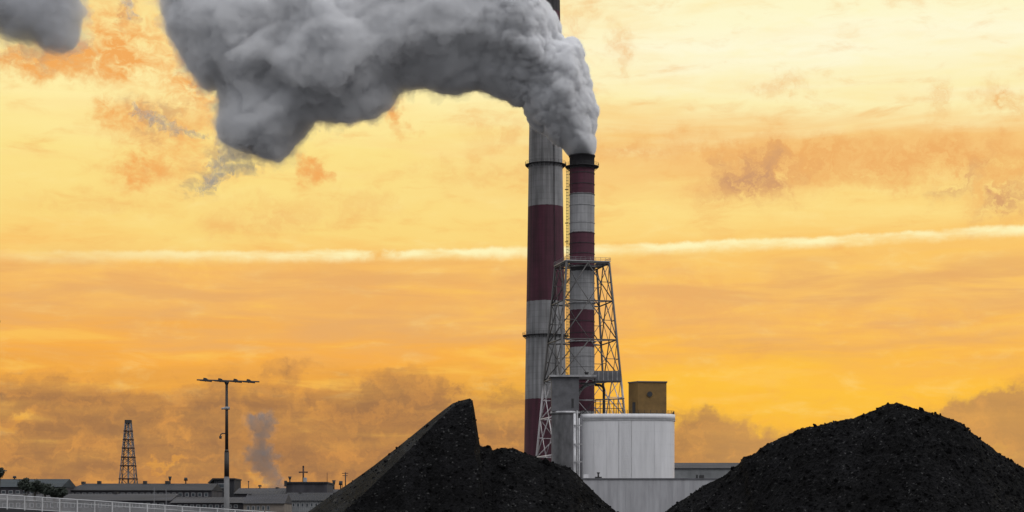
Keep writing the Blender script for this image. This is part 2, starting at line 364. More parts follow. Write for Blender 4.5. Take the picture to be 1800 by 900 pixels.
m_yellow = mat('yellow_cage_paint', (0.32, 0.27, 0.12), 0.7, 0, 0.4, 1.0)
m_bark = mat('bark', (0.05, 0.04, 0.03), 0.95, 0, 0.4, 2.0)
def leaf_mat(name, a, b):
    m, t, bs = new_mat(name); L = t.links.new
    gi = t.nodes.new('ShaderNodeNewGeometry'); cr = t.nodes.new('ShaderNodeValToRGB'); L(gi.outputs['Random Per Island'], cr.inputs[0])
    cr.color_ramp.elements[0].color = (*a, 1); cr.color_ramp.elements[1].color = (*b, 1); L(cr.outputs[0], bs.inputs['Base Color'])
    bs.inputs['Roughness'].default_value = 0.8
    return m
m_leaf = leaf_mat('foliage', (0.014, 0.020, 0.015), (0.030, 0.040, 0.028))
m_twig = leaf_mat('dry_foliage', (0.030, 0.022, 0.010), (0.070, 0.050, 0.018))
def coal_mat(name, a, b, spark, grain=19.0):
    m, t, bs = new_mat(name); L = t.links.new
    tc = t.nodes.new('ShaderNodeTexCoord')
    vo = t.nodes.new('ShaderNodeTexVoronoi'); vo.inputs['Scale'].default_value = grain; L(tc.outputs['Object'], vo.inputs['Vector'])
    sx = t.nodes.new('ShaderNodeSeparateColor'); L(vo.outputs['Color'], sx.inputs[0])
    cr = t.nodes.new('ShaderNodeValToRGB'); L(sx.outputs[0], cr.inputs[0]); e = cr.color_ramp.elements
    e[0].color = (*a, 1); e[1].position = 0.90; e[1].color = (*b, 1); k = e.new(0.975); k.color = (*b, 1); k = e.new(0.985); k.color = (*spark, 1)
    n = t.nodes.new('ShaderNodeTexNoise'); L(tc.outputs['Object'], n.inputs['Vector']); n.inputs['Scale'].default_value = 0.8; n.inputs['Detail'].default_value = 9; n.inputs['Roughness'].default_value = 0.7
    r = t.nodes.new('ShaderNodeMapRange'); L(n.outputs['Fac'], r.inputs[0]); r.inputs[1].default_value = 0.35; r.inputs[2].default_value = 0.65; r.inputs[3].default_value = 0.25; r.inputs[4].default_value = 1.45
    mp = t.nodes.new('ShaderNodeMapping'); mp.inputs[3].default_value = (1.3, .16, .22); L(tc.outputs['Object'], mp.inputs[0])
    n3 = t.nodes.new('ShaderNodeTexNoise'); L(mp.outputs[0], n3.inputs['Vector']); n3.inputs['Scale'].default_value = 1.1; n3.inputs['Detail'].default_value = 7
    r3 = t.nodes.new('ShaderNodeMapRange'); L(n3.outputs['Fac'], r3.inputs[0]); r3.inputs[1].default_value = 0.48; r3.inputs[2].default_value = 0.72; r3.inputs[3].default_value = 0.85; r3.inputs[4].default_value = 1.7
    m3 = t.nodes.new('ShaderNodeMath'); m3.operation = 'MULTIPLY'; L(r.outputs[0], m3.inputs[0]); L(r3.outputs[0], m3.inputs[1])
    mx = t.nodes.new('ShaderNodeVectorMath'); mx.operation = 'SCALE'; L(cr.outputs[0], mx.inputs[0]); L(m3.outputs[0], mx.inputs['Scale']); L(mx.outputs[0], bs.inputs['Base Color'])
    bs.inputs['Roughness'].default_value = 0.75; bs.inputs['Specular IOR Level'].default_value = 0.05
    n2 = t.nodes.new('ShaderNodeTexNoise'); L(tc.outputs['Object'], n2.inputs['Vector']); n2.inputs['Scale'].default_value = 9; n2.inputs['Detail'].default_value = 6; n2.inputs['Roughness'].default_value = 0.75
    bp = t.nodes.new('ShaderNodeBump'); L(n2.outputs['Fac'], bp.inputs['Height']); bp.inputs['Distance'].default_value = 0.16; L(bp.outputs[0], bs.inputs['Normal'])
    return m
m_coal = coal_mat('coal', (0.0015, 0.0015, 0.0018), (0.0095, 0.0095, 0.0107), (0.055, 0.055, 0.055))
m_coal_lit = coal_mat('coal_lit_flank', (0.009, 0.010, 0.0115), (0.017, 0.0185, 0.021), (0.06, 0.06, 0.06), 7.0)  # paler coal for the flank: the light it catches is put into the colour

# ------------------------------------------------------------------ ground
gm = MB(); gm.add([(-6000, -200, 0), (6000, -200, 0), (6000, 12000, 0), (-6000, 12000, 0)], [(0, 1, 2, 3)])
tag(gm.build('ground', m_ground), kind='structure')

# ------------------------------------------------------------------ tall chimney
YB = 745.0; cB = (X(959, YB), YB); kB = YB / F
def zB(y): return Z(y, YB)
def rB(y): return (25.6 + (y - 20) * (37.6 - 25.6) / 770) * kB
big = thing('chimney', (cB[0], cB[1], 0), 'tall tapering concrete chimney with maroon bands, partly hidden by the smoke', 'chimney')
top = -120
shaft = MB().lathe([(rB(935), 0.0)] + [(rB(y), zB(y)) for y in (900, 790, 680, 560, 440, 330, 200, 90, -20, top)] + [(rB(top) - .8, zB(top)), (rB(top) - .8, zB(top) - 6), (0.05, zB(top) - 6)], cB, 96)
mb_ = banded('tall_chimney_paint', [(zB(871), 'w'), (zB(703), 'r'), (zB(533), 'w'), (zB(365), 'r'), (zB(197), 'w'), (zB(24), 'r'), (zB(top) + 2, 'k')], 0, .75, 2.4)
shaft.build('shaft', mb_, big)
for y, n in ((290, 28), (590, 30), (-60, 24)):
    r = rB(y); z = zB(y); p = MB(); p.ring(cB, r - .02, r + 1.35, z - .18, z, 48)
    for i in range(n):
        a = 2 * math.pi * i / n
        p.bar((cB[0] + math.cos(a) * (r + .05), cB[1] + math.sin(a) * (r + .05), z - 1.3), (cB[0] + math.cos(a) * (r + 1.3), cB[1] + math.sin(a) * (r + 1.3), z - .18), .12)
    pl = p.build('platform', m_dark, big)
    q = MB()
    for i in range(n):
        a = 2 * math.pi * i / n; q.bar((cB[0] + math.cos(a) * (r + 1.3), cB[1] + math.sin(a) * (r + 1.3), z), (cB[0] + math.cos(a) * (r + 1.3), cB[1] + math.sin(a) * (r + 1.3), z + 1.1), .06)
    for h in (.55, 1.1): q.ring(cB, r + 1.27, r + 1.33, z + h - .04, z + h + .02, 48)
    q.build('railing', m_dark, pl)
ld = MB(); az = R(-62)
for y0 in range(-110, 900, 10):
    for da in (-.03, .03):
        f = lambda yy: (cB[0] + math.cos(az + da) * (rB(yy) + .22), cB[1] + math.sin(az + da) * (rB(yy) + .22), zB(yy))
        ld.bar(f(y0), f(y0 + 10), .09)
    for k in range(3):
        yy = y0 + k * 3.3
        ld.bar((cB[0] + math.cos(az - .03) * (rB(yy) + .22), cB[1] + math.sin(az - .03) * (rB(yy) + .22), zB(yy)), (cB[0] + math.cos(az + .03) * (rB(yy) + .22), cB[1] + math.sin(az + .03) * (rB(yy) + .22), zB(yy)), .06)
ld.build('ladder', m_dark, big)

# ------------------------------------------------------------------ smaller banded stack
YS = 700.0; cS = (X(1023, YS), YS); kS = YS / F; rS = 22 * kS
def zS(y): return Z(y, YS)
sm = thing('chimney', (cS[0], cS[1], 0), 'slimmer smoking chimney with maroon and grey bands inside a steel lattice tower', 'chimney')
MB().lathe([(rS, 0.0)] + [(rS, zS(y)) for y in range(900, 270, -60)] + [(rS, zS(276)), (rS + .25, zS(276)), (rS + .25, zS(273.5)), (rS - .5, zS(273.5)), (rS - .5, zS(300)), (.05, zS(300))], cS, 72).build(
    'shaft', banded('small_chimney_paint_and_shade', [(zS(725), 'w'), (zS(668), 'r'), (zS(612), 'w'), (zS(546), 'r'), (zS(478), 'w'), (zS(467), 'k'), (zS(411), 'r'), (zS(343), 'w'), (zS(297), 'r'), (zS(270), 'k')], 0, .45, 3.0, dim=(0.27, 0.27, 0.28)), sm)  # black band below the lattice deck is its shadow painted on; top one is soot
for y in (306, 325, 343, 362, 393, 411, 429, 447, 498, 529, 566, 586, 627, 645):
    MB().ring(cS, rS - .02, rS + .16, zS(y) - .09, zS(y) + .09, 64).build('stiffener_ring', m_steel if 343 < y < 411 or 478 < y < 546 or y > 612 else m_dark, sm)
for y, w, a0, a1 in ((293, 1.6, 0, 360),):
    z = zS(y); p = MB(); p.ring(cS, rS - .02, rS + w, z - .2, z, 48)
    for i in range(20):
        a = 2 * math.pi * i / 20; p.bar((cS[0] + math.cos(a) * (rS + .05), cS[1] + math.sin(a) * (rS + .05), z - 1.5), (cS[0] + math.cos(a) * (rS + w - .05), cS[1] + math.sin(a) * (rS + w - .05), z - .2), .12)
    pl = p.build('platform', m_dark, sm); q = MB()
    for i in range(20):
        a = 2 * math.pi * i / 20; q.bar((cS[0] + math.cos(a) * (rS + w), cS[1] + math.sin(a) * (rS + w), z), (cS[0] + math.cos(a) * (rS + w), cS[1] + math.sin(a) * (rS + w), z + 1.1), .06)
    for h in (.55, 1.1): q.ring(cS, rS + w - .04, rS + w + .03, z + h - .04, z + h + .02, 40)
    q.build('railing', m_dark, pl)
lx = cS[0] - rS - .75; lad = MB()
for dy_ in (-.25, .25): lad.bar((lx + .35, cS[1] + dy_, zS(727)), (lx + .35, cS[1] + dy_, zS(290)), .09)
z = zS(727)
while z < zS(292):
    lad.bar((lx + .35, cS[1] - .25, z), (lx + .35, cS[1] + .25, z), .05); z += .35
for y in range(300, 727, 28): lad.bar((lx + .3, cS[1], zS(y)), (cS[0] - rS + .05, cS[1], zS(y)), .1)
ldo = lad.build('ladder', m_yellow, sm)
cg = MB(); z = zS(724)
while z < zS(294):
    cg.lathe([(.42, z - .05), (.48, z - .05), (.48, z + .05), (.42, z + .05), (.42, z - .05)], (lx, cS[1]), 12, False, cap=False); z += 1.1
for i in range(6):
    a = math.pi / 2 + math.pi * i / 5; cg.bar((lx + .45 * math.cos(a), cS[1] + .45 * math.sin(a), zS(724)), (lx + .45 * math.cos(a), cS[1] + .45 * math.sin(a), zS(294)), .05)
cg.build('ladder_cage', m_yellow, ldo)
for y in (333, 392, 425): 
    MB().box(lx - .9, lx + .3, cS[1] - .6, cS[1] + .6, zS(y) - .1, zS(y) + .05).build('landing', m_dark, sm)

# ------------------------------------------------------------------ lattice tower round the small stack
th = R(31.5)
tw = thing('lattice_tower', (cS[0], cS[1], 0), 'steel lattice tower with four splayed legs bracing the slimmer chimney', 'tower')
def tr(y): return (46.5 + (y - 467) * 0.0976) / math.cos(th) * kS
def corner(i, y):
    a = th * -1 + i * math.pi / 2
    return Vector((cS[0] + tr(y) * math.cos(a), cS[1] + tr(y) * math.sin(a), zS(y)))
LV = [467, 533, 601, 668, 735, 802, 869, 935]
for i in range(4):
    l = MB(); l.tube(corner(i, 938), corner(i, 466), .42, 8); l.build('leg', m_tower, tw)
def lerp(a, b, t): return a * (1 - t) + b * t
for i in range(4):
    b = MB(); j = (i + 1) % 4
    for k in range(len(LV) - 1):
        t0, t1 = LV[k], LV[k + 1]; A, B, C, D = corner(i, t0), corner(j, t0), corner(i, t1), corner(j, t1); mid = lerp(A, B, .5)
        b.tube(A, B, .26, 6); b.tube(mid, C, .22, 6); b.tube(mid, D, .22, 6)
        # secondary members
        m1 = lerp(A, C, .5); m2 = lerp(B, D, .5); d1 = lerp(mid, C, .5); d2 = lerp(mid, D, .5)
        b.tube(m1, d1, .13, 5); b.tube(m2, d2, .13, 5); b.tube(A, d1, .13, 5); b.tube(B, d2, .13, 5)
        e1 = lerp(C, D, .5); b.tube(d1, e1, .12, 5) ; b.tube(d2, e1, .12, 5)
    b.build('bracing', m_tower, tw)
# top deck: a square ring round the stack
dk = MB(); q = MB()
o_ = [corner(i, 467) + (corner(i, 467) - Vector((cS[0], cS[1], zS(467)))) * .05 for i in range(4)]; zt = zS(463)
for i in range(4):
    A, B = o_[i].copy(), o_[(i + 1) % 4].copy(); cc = Vector((cS[0], cS[1], 0)); A.z = B.z = 0
    Ai = cc + (A - cc) * .62; Bi = cc + (B - cc) * .62
    vs = [Vector((p.x, p.y, zz)) for zz in (zt - .35, zt) for p in (A, B, Bi, Ai)]
    dk.add(vs, [(0, 1, 2, 3), (7, 6, 5, 4), (0, 4, 5, 1), (2, 6, 7, 3)])
    n = 9
    for k in range(n):
        p = lerp(A, B, k / n); q.bar((p.x, p.y, zt), (p.x, p.y, zt + 1.15), .08)
    for h in (.55, 1.15): q.bar((A.x, A.y, zt + h), (B.x, B.y, zt + h), .08)
dko = dk.build('platform', m_steel, tw); q.build('railing', m_lattice, dko)
# guide frame holding the stack at the deck and at two lower levels
for y in (470, 533, 601, 668):
    gf = MB()
    gf.ring(cS, rS + .2, rS + .5, zS(y) - .2, zS(y) + .1, 48)
    for i in range(4):
        c_ = corner(i, y); d = Vector((c_.x - cS[0], c_.y - cS[1], 0)).normalized()
        gf.bar((cS[0] + d.x * (rS + .4), cS[1] + d.y * (rS + .4), zS(y)), (c_.x, c_.y, c_.z), .25)
    gf.build('guide_frame', m_steel, tw)

# ------------------------------------------------------------------ white storage tank with penthouse, silo and plant
YT = 672.0; kT = YT / F
def zT(y): return Z(y, YT)
cT = (X(1103, YT), YT + 12); rT = X(1188, YT) - X(1103, YT) + .25
def squash(mb):      # round footprint -> rounded rectangle
    out = []
    for x, y, z in mb.v:
        dx_, dy_ = x - cT[0], y - cT[1]; r = math.hypot(dx_, dy_)
        if r > 1e-6:
            c_, s2 = abs(dx_ / r), abs(dy_ / r); f = 1 / (c_ ** 4 + s2 ** 4) ** .25; dx_ *= f; dy_ *= f * 12 / rT
        out.append((cT[0] + dx_, cT[1] + dy_, z))
    mb.v = out; return mb
tk = thing('storage_tank', (cT[0], cT[1], 0), 'wide white round cornered storage tank in front of the smoking chimney', 'tank')
squash(MB().lathe([(rT, 0), (rT, zT(737))], cT, 128, cap=False)).build('shell', m_tank, tk)
squash(MB().lathe([(rT + .01, zT(737)), (rT + .22, zT(737)), (rT + .22, zT(727)), (rT - .2, zT(727)), (0.1, zT(725.5))], cT, 128, cap=False)).build('roof', m_tank, tk)
squash(MB().ring(cT, rT - .01, rT + .3, zT(738.5), zT(737.2), 128)).build('wind_girder', m_tankseam, tk)
def onT(x, extra=0.0):
    u = (x - 1103) / 85; return (cT[0] + rT * u, cT[1] - (12 + extra) * (1 - abs(u) ** 4) ** .25)
for x in (1046, 1067, 1088, 1110, 1150):
    p = onT(x, .02); MB().box(p[0] - .08, p[0] + .08, p[1] - .08, p[1] + .08, 0, zT(739)).build('seam', m_tankseam if x in (1088, 1110) else m_tank, tk)
for y in (758, 780, 801, 822):
    squash(MB().ring(cT, rT - .01, rT + .035, zT(y) - .05, zT(y) + .05, 128)).build('plate_lap', m_tank, tk)
rp = MB()
for x in (1094, 1107):
    p = onT(x, .25); rp.bar((p[0], p[1], zT(838)), (p[0], p[1], zT(738)), .07)
for y in np.arange(742, 838, 4.5):
    p, q_ = onT(1094, .25), onT(1107, .25); rp.bar((p[0], p[1], zT(y)), (q_[0], q_[1], zT(y)), .05)
rp.build('pipe_rack', m_tank, tk)
rl = MB(); n = 56; zr = zT(727)
for i in range(n):
    a = 2 * math.pi * i / n; rl.bar((cT[0] + math.cos(a) * (rT - .1), cT[1] + math.sin(a) * (rT - .1), zr), (cT[0] + math.cos(a) * (rT - .1), cT[1] + math.sin(a) * (rT - .1), zr + (1.25)), .09)
for h in (.42, .83, 1.25): rl.ring(cT, rT - .14, rT - .06, zr + h - .05, zr + h + .02, 96)
squash(rl).build('railing', m_dark, tk)
# ochre penthouse on the tank roof
x0, x1 = X(1107, YT), X(1173, YT); xm = X(1122, YT); zb, ztp = zT(725.2), zT(671)
pc = thing('penthouse', ((x0 + x1) / 2, YT + 4, zb), 'ochre metal clad plant room on the roof of the white tank', 'plant room')
ys = YT + 2
def foot(z, e=0.0): return [(x0 - e, ys + 5 - e * .5, z), (xm, ys - e, z), (x1 + e, ys + 1.5 - e, z), (x1 + e, ys + 13 + e, z), (x0 + 3, ys + 15 + e, z)]
f0, f1 = foot(zb), foot(ztp); n = 5
MB().add(f0 + f1, [tuple(range(n))[::-1], tuple(range(n, 2 * n))] + [(i, (i + 1) % n, n + (i + 1) % n, n + i) for i in range(n)]).build('cladding', m_olive, pc)
f2, f3 = foot(ztp + .01, .3), foot(zT(669), .3)
MB().add(f2 + f3, [tuple(range(n))[::-1], tuple(range(n, 2 * n))] + [(i, (i + 1) % n, n + (i + 1) % n, n + i) for i in range(n)]).build('roof', m_boxgrey, pc)
vx, vz = X(1143, YT), zT(692); vy = ys + 1.5 * (vx - xm) / (x1 - xm)
vt = MB(); vt.tube((vx, vy - .35, vz), (vx, vy + .2, vz), .75, 16); vt.tube((vx, vy - .5, vz), (vx, vy - .35, vz), .95, 16, .75); vt.build('fan_vent', m_dark, pc)
MB().box(X(1113, YT), X(1118, YT), ys + 1.3, ys + 2.4, zb + .01, zT(706)).build('door', m_dark, pc)

# stained silo to the left of the tank
YL = 690.0; kL = YL / F
def zL(y): return Z(y, YL)
cL = (X(992, YL), YL - 12); rL = 24 * kL
sl = thing('silo', (cL[0], cL[1], 0), 'stained grey concrete silo between the lattice tower and the white tank', 'silo')
MB().lathe([(rL, 0), (rL, zL(731)), (rL + .25, zL(731)), (rL + .25, zL(727.5)), (.1, zL(727.5))], cL, 64).build('shell', m_silo, sl)
MB().box(X(968, YL), X(1015, YL), cL[1] - 4, cL[1] + 6, zL(727.2), zL(669)).build('head_house', m_boxgrey, sl)
MB().box(X(964, YL), X(1045, YL), cL[1] - 5, cL[1] + 7.5, zL(668.8), zL(665.5)).build('roof', m_steel, sl)
MB().box(X(1002, YL), X(1006, YL), cL[1] - 4.08, cL[1] - 3.9, zL(722), zL(706)).build('door', m_dark, sl)
MB().ring(cL, rL + .2, rL + .9, zL(733), zL(731.5), 48, 180, 360).build('walkway', m_dark, sl)
# pipes
pp = thing('pipe_run', (X(1016, 665), 665, 0), 'bundle of vertical grey pipes rising between silo and white tank', 'pipes')
for i, (x, r, yt, mt) in enumerate(((1010, .42, 727, m_silo), (1014.5, .30, 722, m_steel), (1018, .26, 735, m_silo), (1021.5, .5, 731, m_boxgrey))):
    MB().tube((X(x, 665), 664 + i * .4, 0), (X(x, 665), 664 + i * .4, Z(yt, 665)), r, 12).build('pipe', mt, pp)
for y in (748, 781, 812):
    MB().box(X(1007, 665), X(1024, 665), 663.2, 663.5, Z(y, 665) - .2, Z(y, 665) + .2).build('clamp', m_steel, pp)
dt = thing('duct', (X(1052, 690), 690, 0), 'curved pale duct swinging down from the grey filter box beside the slimmer chimney', 'duct')
Yd = 684.0
def pd(x, y, dy_=0): p = px(x, y, Yd); p.y += dy_; return p
arc = [pd(1046, 674)] + [pd(1044 - 30 * math.sin(t), 705 - 31 * math.cos(t)) for t in np.linspace(0.1, math.pi / 2, 14)] + [pd(1014, 727)]
MB().path(arc, .62, 12).build('curved_pipe', m_lattice, dt)
MB().path([pd(1017, 674, .5), pd(1046, 674, .5)], .35, 10).build('cross_pipe', m_steel, dt)
MB().path([pd(1014, 703, 1.2), pd(1044, 703, 1.2), pd(1098, 700, 1.2)], .25, 10).build('cross_pipe', m_steel, dt)
arc2 = [pd(1046, 676, 2)] + [pd(1053 + 9 * math.sin(t), 685 - 9 * math.cos(t), 2) for t in np.linspace(0, math.pi / 2, 8)] + [pd(1062, 728, 2)]
MB().path(arc2, .48, 12).build('down_pipe', m_dark, dt)
MB().box(X(1045, Yd), X(1091, Yd), Yd - 3, Yd + 4, Z(671, Yd), Z(653, Yd)).build('filter_box', m_boxgrey, dt)
for x in (1052, 1060, 1068, 1076, 1084):
    MB().box(X(x, Yd) - .12, X(x, Yd) + .12, Yd - 3.12, Yd - 2.95, Z(670, Yd), Z(654, Yd)).build('stiffener', m_steel, dt)
vb = MB(); vb.tube(pd(1031, 664), pd(1031, 656), .6, 12); vb.tube(pd(1031, 656), pd(1031, 654), .8, 12); tag(vb.build('roof_vent', m_dark, loc=pd(1031, 664)), 'small dark vent on the platform at the slimmer chimney', 'vent')
# stair and frames standing on the tank roof
fr2 = thing('steel_frame', (X(1075, 676), 676, zT(727)), 'low steel frame and handrails on the tank roof beside the lattice tower', 'frame')
a = MB()
for x in (1047, 1055, 1063, 1071, 1079, 1087, 1095): a.bar(px(x, 727, 676), px(x, 702, 676), .2)
for y in (702, 710, 718): a.bar(px(1047, y, 676), px(1095, y, 676), .16)
a.build('post_frame', m_dark, fr2)
st = MB()
for k in range(9):
    x = 1024 + k * 2.4; st.box(X(x, 676), X(x + 2.6, 676), 675, 676.2, Z(726 - k * 2.3, 676) - .06, Z(726 - k * 2.3, 676))
st.bar(px(1024, 722, 675), px(1046, 700, 675), .1); st.bar(px(1024, 727, 675), px(1046, 706, 675), .2)
st.build('stair', m_dark, fr2)

# low building in front of the tank
YF = 640.0
lb = thing('building', (X(1120, YF), YF, 0), 'low pale windowless building at the foot of the white tank, between the coal heaps', 'building')
def zF(y): return Z(y, YF)
MB().box(X(1000, YF), X(1300, YF), YF, YF + 9, 0, zF(843.2)).build('wall', m_wall, lb)
MB().box(X(999.5, YF), X(1300.5, YF), YF - .25, YF + 9.2, zF(843.0), zF(840.5)).build('parapet', m_boxgrey, lb)
for x in (1062, 1100, 1141, 1182, 1222): MB().box(X(x, YF) - .05, X(x, YF) + .05, YF - .06, YF + .1, 0, zF(843.6)).build('panel_joint', m_wall, lb)
for (xa, xb, yt, nm) in ((1026, 1036, 833.5, 'roof_unit'), (1224, 1227, 834.5, 'roof_unit'), (1230, 1238, 835, 'roof_unit')):
    MB().box(X(xa, YF), X(xb, YF), YF + .5, YF + 2, zF(840.3), zF(yt)).build(nm, m_dark if xa > 1200 else m_silo, lb)
v = MB(); v.tube((X(1052, YF), YF + 1, zF(840.3)), (X(1052, YF), YF + 1, zF(832)), .3, 10); v.tube((X(1052, YF), YF + 1, zF(832)), (X(1052, YF), YF + 1, zF(830)), .5, 10); v.box(X(1046, YF), X(1058, YF), YF + .6, YF + 1.5, zF(840.3), zF(838)); v.build('roof_vent', m_dark, lb)
# long hall behind on the right
YR = 900.0
hl = thing('warehouse', (X(1260, YR), YR, 0), 'long grey corrugated hall behind the right hand coal heap', 'building')
MB().box(X(1120, YR), X(1420, YR), YR, YR + 40, 0, Z(823, YR)).build('wall', m_siding, hl)
w0, w1 = Z(822.8, YR), Z(816.5, YR)
MB().prismx([(YR - .6, w0), (YR + 20, w1 + 1.5), (YR + 40.6, w0), (YR + 40.6, w0 - .3), (YR - .6, w0 - .3)], X(1118, YR), X(1422, YR)).build('roof', m_roofB, hl)
for x in range(1130, 1420, 17): MB().box(X(x, YR) - .15, X(x, YR) + .15, YR - .12, YR + .1, 0, Z(824, YR)).build('pilaster', m_siding, hl)

# ------------------------------------------------------------------ far sheds on the left
def vent_mb(x, y0, y1, Y, kind):
    v = MB(); X0 = X(x, Y); a, b = Z(y0, Y), Z(y1, Y); h = b - a; k = Y / F
    if kind == 'mush': v.tube((X0, Y + 3, a), (X0, Y + 3, a + h * .55), 1.1 * k, 10); v.tube((X0, Y + 3, a + h * .55), (X0, Y + 3, b), 3.6 * k, 12, 2.6 * k)
    elif kind == 'cone': v.tube((X0, Y + 3, a), (X0, Y + 3, a + h * .5), 1.2 * k, 10); v.tube((X0, Y + 3, a + h * .5), (X0, Y + 3, b), 1.4 * k, 12, 3.3 * k)
    elif kind == 'box': v.box(X0 - 2.5 * k, X0 + 2.5 * k, Y + 2, Y + 4, a, b)
    elif kind == 'pole': v.tube((X0, Y + 3, a), (X0, Y + 3, b), .7 * k, 8); v.tube((X0, Y + 3, b - h * .12), (X0, Y + 3, b + .02), 1.3 * k, 8)
    elif kind == 'thin': v.tube((X0, Y + 3, a), (X0, Y + 3, b), .45 * k, 6)
    return v
def shed(x0, x1, yr, ye, Y, depth, label, roofm, wallm, vents=(), windows=None, cat='building', name='factory_shed', slope_left=0):
    """x0..x1 columns, yr = row of the ridge, ye = row of the eaves"""
    t = thing(name, (X((x0 + x1) / 2, Y), Y, 0), label, cat)
    ze, zr_ = Z(ye, Y), CH + (HY - yr) / F * (Y + depth / 2)
    MB().box(X(x0, Y), X(x1, Y), Y, Y + depth, 0, ze).build('wall', wallm, t)
    a, b = X(x0 - 1, Y), X(x1 + 1, Y); r = MB()
    if slope_left:     # hipped end on the left
        c = X(x0 + slope_left, Y)
        vs = [(a, Y - .5, ze), (b, Y - .5, ze), (b, Y + depth + .5, ze), (a, Y + depth + .5, ze), (c, Y + depth / 2, zr_), (b, Y + depth / 2, zr_)]
        r.add([(x, y, z + .01) for x, y, z in vs], [(0, 1, 5, 4), (2, 3, 4, 5), (3, 0, 4), (1, 2, 5), (3, 2, 1, 0)])
    else:
        r.prismx([(Y - .5, ze + .01), (Y + depth / 2, zr_), (Y + depth + .5, ze + .01)], a, b)
    r.build('roof', roofm, t)
    for (x, ya, yb, kd) in vents: vent_mb(x, ya, yb, Y + depth / 2 - 3, kd).build('roof_vent', m_dark, t)
    if windows:
        xa, xb, n, y1, y2 = windows
        for i in range(n):
            w = (xb - xa) / n; wx0, wx1 = X(xa + i * w + w * .2, Y), X(xa + (i + 1) * w - w * .2, Y)
            f = MB().box(wx0, wx1, Y - .06, Y + .05, Z(y2, Y), Z(y1, Y)).build('window', m_steel, t)
            MB().box(wx0 + .12, wx1 - .12, Y - .09, Y - .07, Z(y2, Y) + .12, Z(y1, Y) - .12).build('pane', m_glass, f)
    return t
YH = 470.0
shed(-60, 108, 842, 856, YH - 10, 16, 'blue grey roofed shed at the left edge behind small trees', m_roofC, m_wallA, ((20, 845, 836, 'mush'),), (-50, 100, 12, 862, 868))
shed(116, 372, 850, 862, YH, 18, 'long dark shed with roof vents below the far lattice pylon', m_roofA, m_wallA,
     ((142, 851, 846, 'box'), (170, 851, 845, 'box'), (251, 851, 845, 'box'), (295, 851, 837, 'cone'), (290, 851, 845, 'box'), (323, 851, 839, 'mush')), (120, 368, 22, 866, 873), slope_left=18)
ph = thing('rooftop_block', (X(390, YH + 30), YH + 30, 0), 'squat dark block with a window, just behind the floodlight mast', 'building')
Yq = YH + 26
MB().box(X(376, Yq), X(412, Yq), Yq, Yq + 12, 0, Z(843, Yq)).build('wall', m_roofA, ph)
MB().prism([(X(368, Yq), Z(850, Yq)), (X(376, Yq), Z(842.8, Yq)), (X(413, Yq), Z(842.8, Yq)), (X(413, Yq), Z(840.5, Yq)), (X(374, Yq), Z(840.5, Yq)), (X(365, Yq), Z(849, Yq))], Yq - .4, Yq + 12.4).build('roof', m_dark, ph)
f = MB().box(X(381, Yq), X(395, Yq), Yq - .08, Yq + .1, Z(858, Yq), Z(850, Yq)).build('window', m_steel, ph)
MB().box(X(382, Yq), X(394, Yq), Yq - .12, Yq - .09, Z(857, Yq), Z(851, Yq)).build('pane', m_glass, f)
shed(412, 520, 858, 868, YH + 4, 18, 'flat grey shed with a T shaped vent, right of the floodlight mast', m_roofB, m_wallA,
     ((434, 859, 845, 'pole'), (454, 858, 852, 'mush'), (485, 859, 856, 'box')))
bk = thing('factory_block', (X(540, YH), YH - 4, 0), 'raised dark block carrying a cross shaped vent pipe', 'building')
Yk = YH - 2
MB().box(X(503, Yk), X(575, Yk), Yk, Yk + 16, 0, Z(850, Yk)).build('wall', m_wallA, bk)
MB().box(X(502, Yk), X(576, Yk), Yk - .3, Yk + 16.3, Z(849.8, Yk), Z(847, Yk)).build('roof', m_roofA, bk)
vent_mb(507, 848, 837, Yk + 1, 'cone').build('roof_vent', m_dark, bk); vent_mb(534, 848, 839, Yk + 1, 'box').build('roof_vent', m_steel, bk)
MB().box(X(500, Yk), X(504, Yk), Yk - .6, Yk + 1, Z(855, Yk), Z(845, Yk)).build('gutter_box', m_dark, bk)
cx = MB(); xx = X(530, Yk); kk = Yk / F
cx.tube((xx, Yk + 4, Z(849, Yk)), (xx, Yk + 4, Z(819, Yk)), 1.5 * kk, 10); cx.tube((xx, Yk + 4, Z(820, Yk)), (xx, Yk + 4, Z(817.5, Yk)), 2.1 * kk, 10, .8 * kk)
cx.tube((xx - 8 * kk, Yk + 4, Z(829, Yk)), (xx + 8 * kk, Yk + 4, Z(829, Yk)), 1.1 * kk, 8)
for s_ in (-1, 1): cx.tube((xx + s_ * 6 * kk, Yk + 4, Z(829, Yk)), (xx + s_ * 6 * kk, Yk + 4, Z(830.5, Yk)), 1.6 * kk, 8)
cx.build('cross_vent', m_rust, bk)
vent_mb(573, 848, 830, Yk + 1, 'thin').build('mast', m_rust, bk)
shed(577, 760, 860, 868, YH + 10, 18, 'long low shed running behind the left coal heap', m_roofB, m_wallA,
     ((585, 861, 843.5, 'cone'), (597, 861, 845, 'mush'), (606, 861, 831, 'thin'), (600, 861, 845, 'thin')))
YW = 440.0
shed(300, 428, 874, 884, YW - 20, 16, 'lower shed in front of the long dark one, behind the ramp fence', m_roofB, m_wallA, (), (310, 420, 10, 887, 893))
shed(428, 500, 868, 885, YW - 30, 14, 'beige walled shed with a dark roof beside the coal heap', m_roofB, m_wallB, ((437, 875, 868, 'box'),), (432, 476, 5, 889, 897))
shed(500, 640, 866, 880, YW - 8, 14, 'grey shed with a pale roof edge meeting the coal heap', m_roofA, m_siding, ((526, 870, 865, 'box'),), (504, 560, 7, 884, 891))
shed(-80, 300, 868, 880, YW, 20, 'low grey hall behind the fence at the left edge', m_roofB, m_wallA, ((60, 869, 864, 'box'), (200, 869, 864, 'box'), (270, 869, 862, 'pole')), (-70, 290, 30, 884, 892))

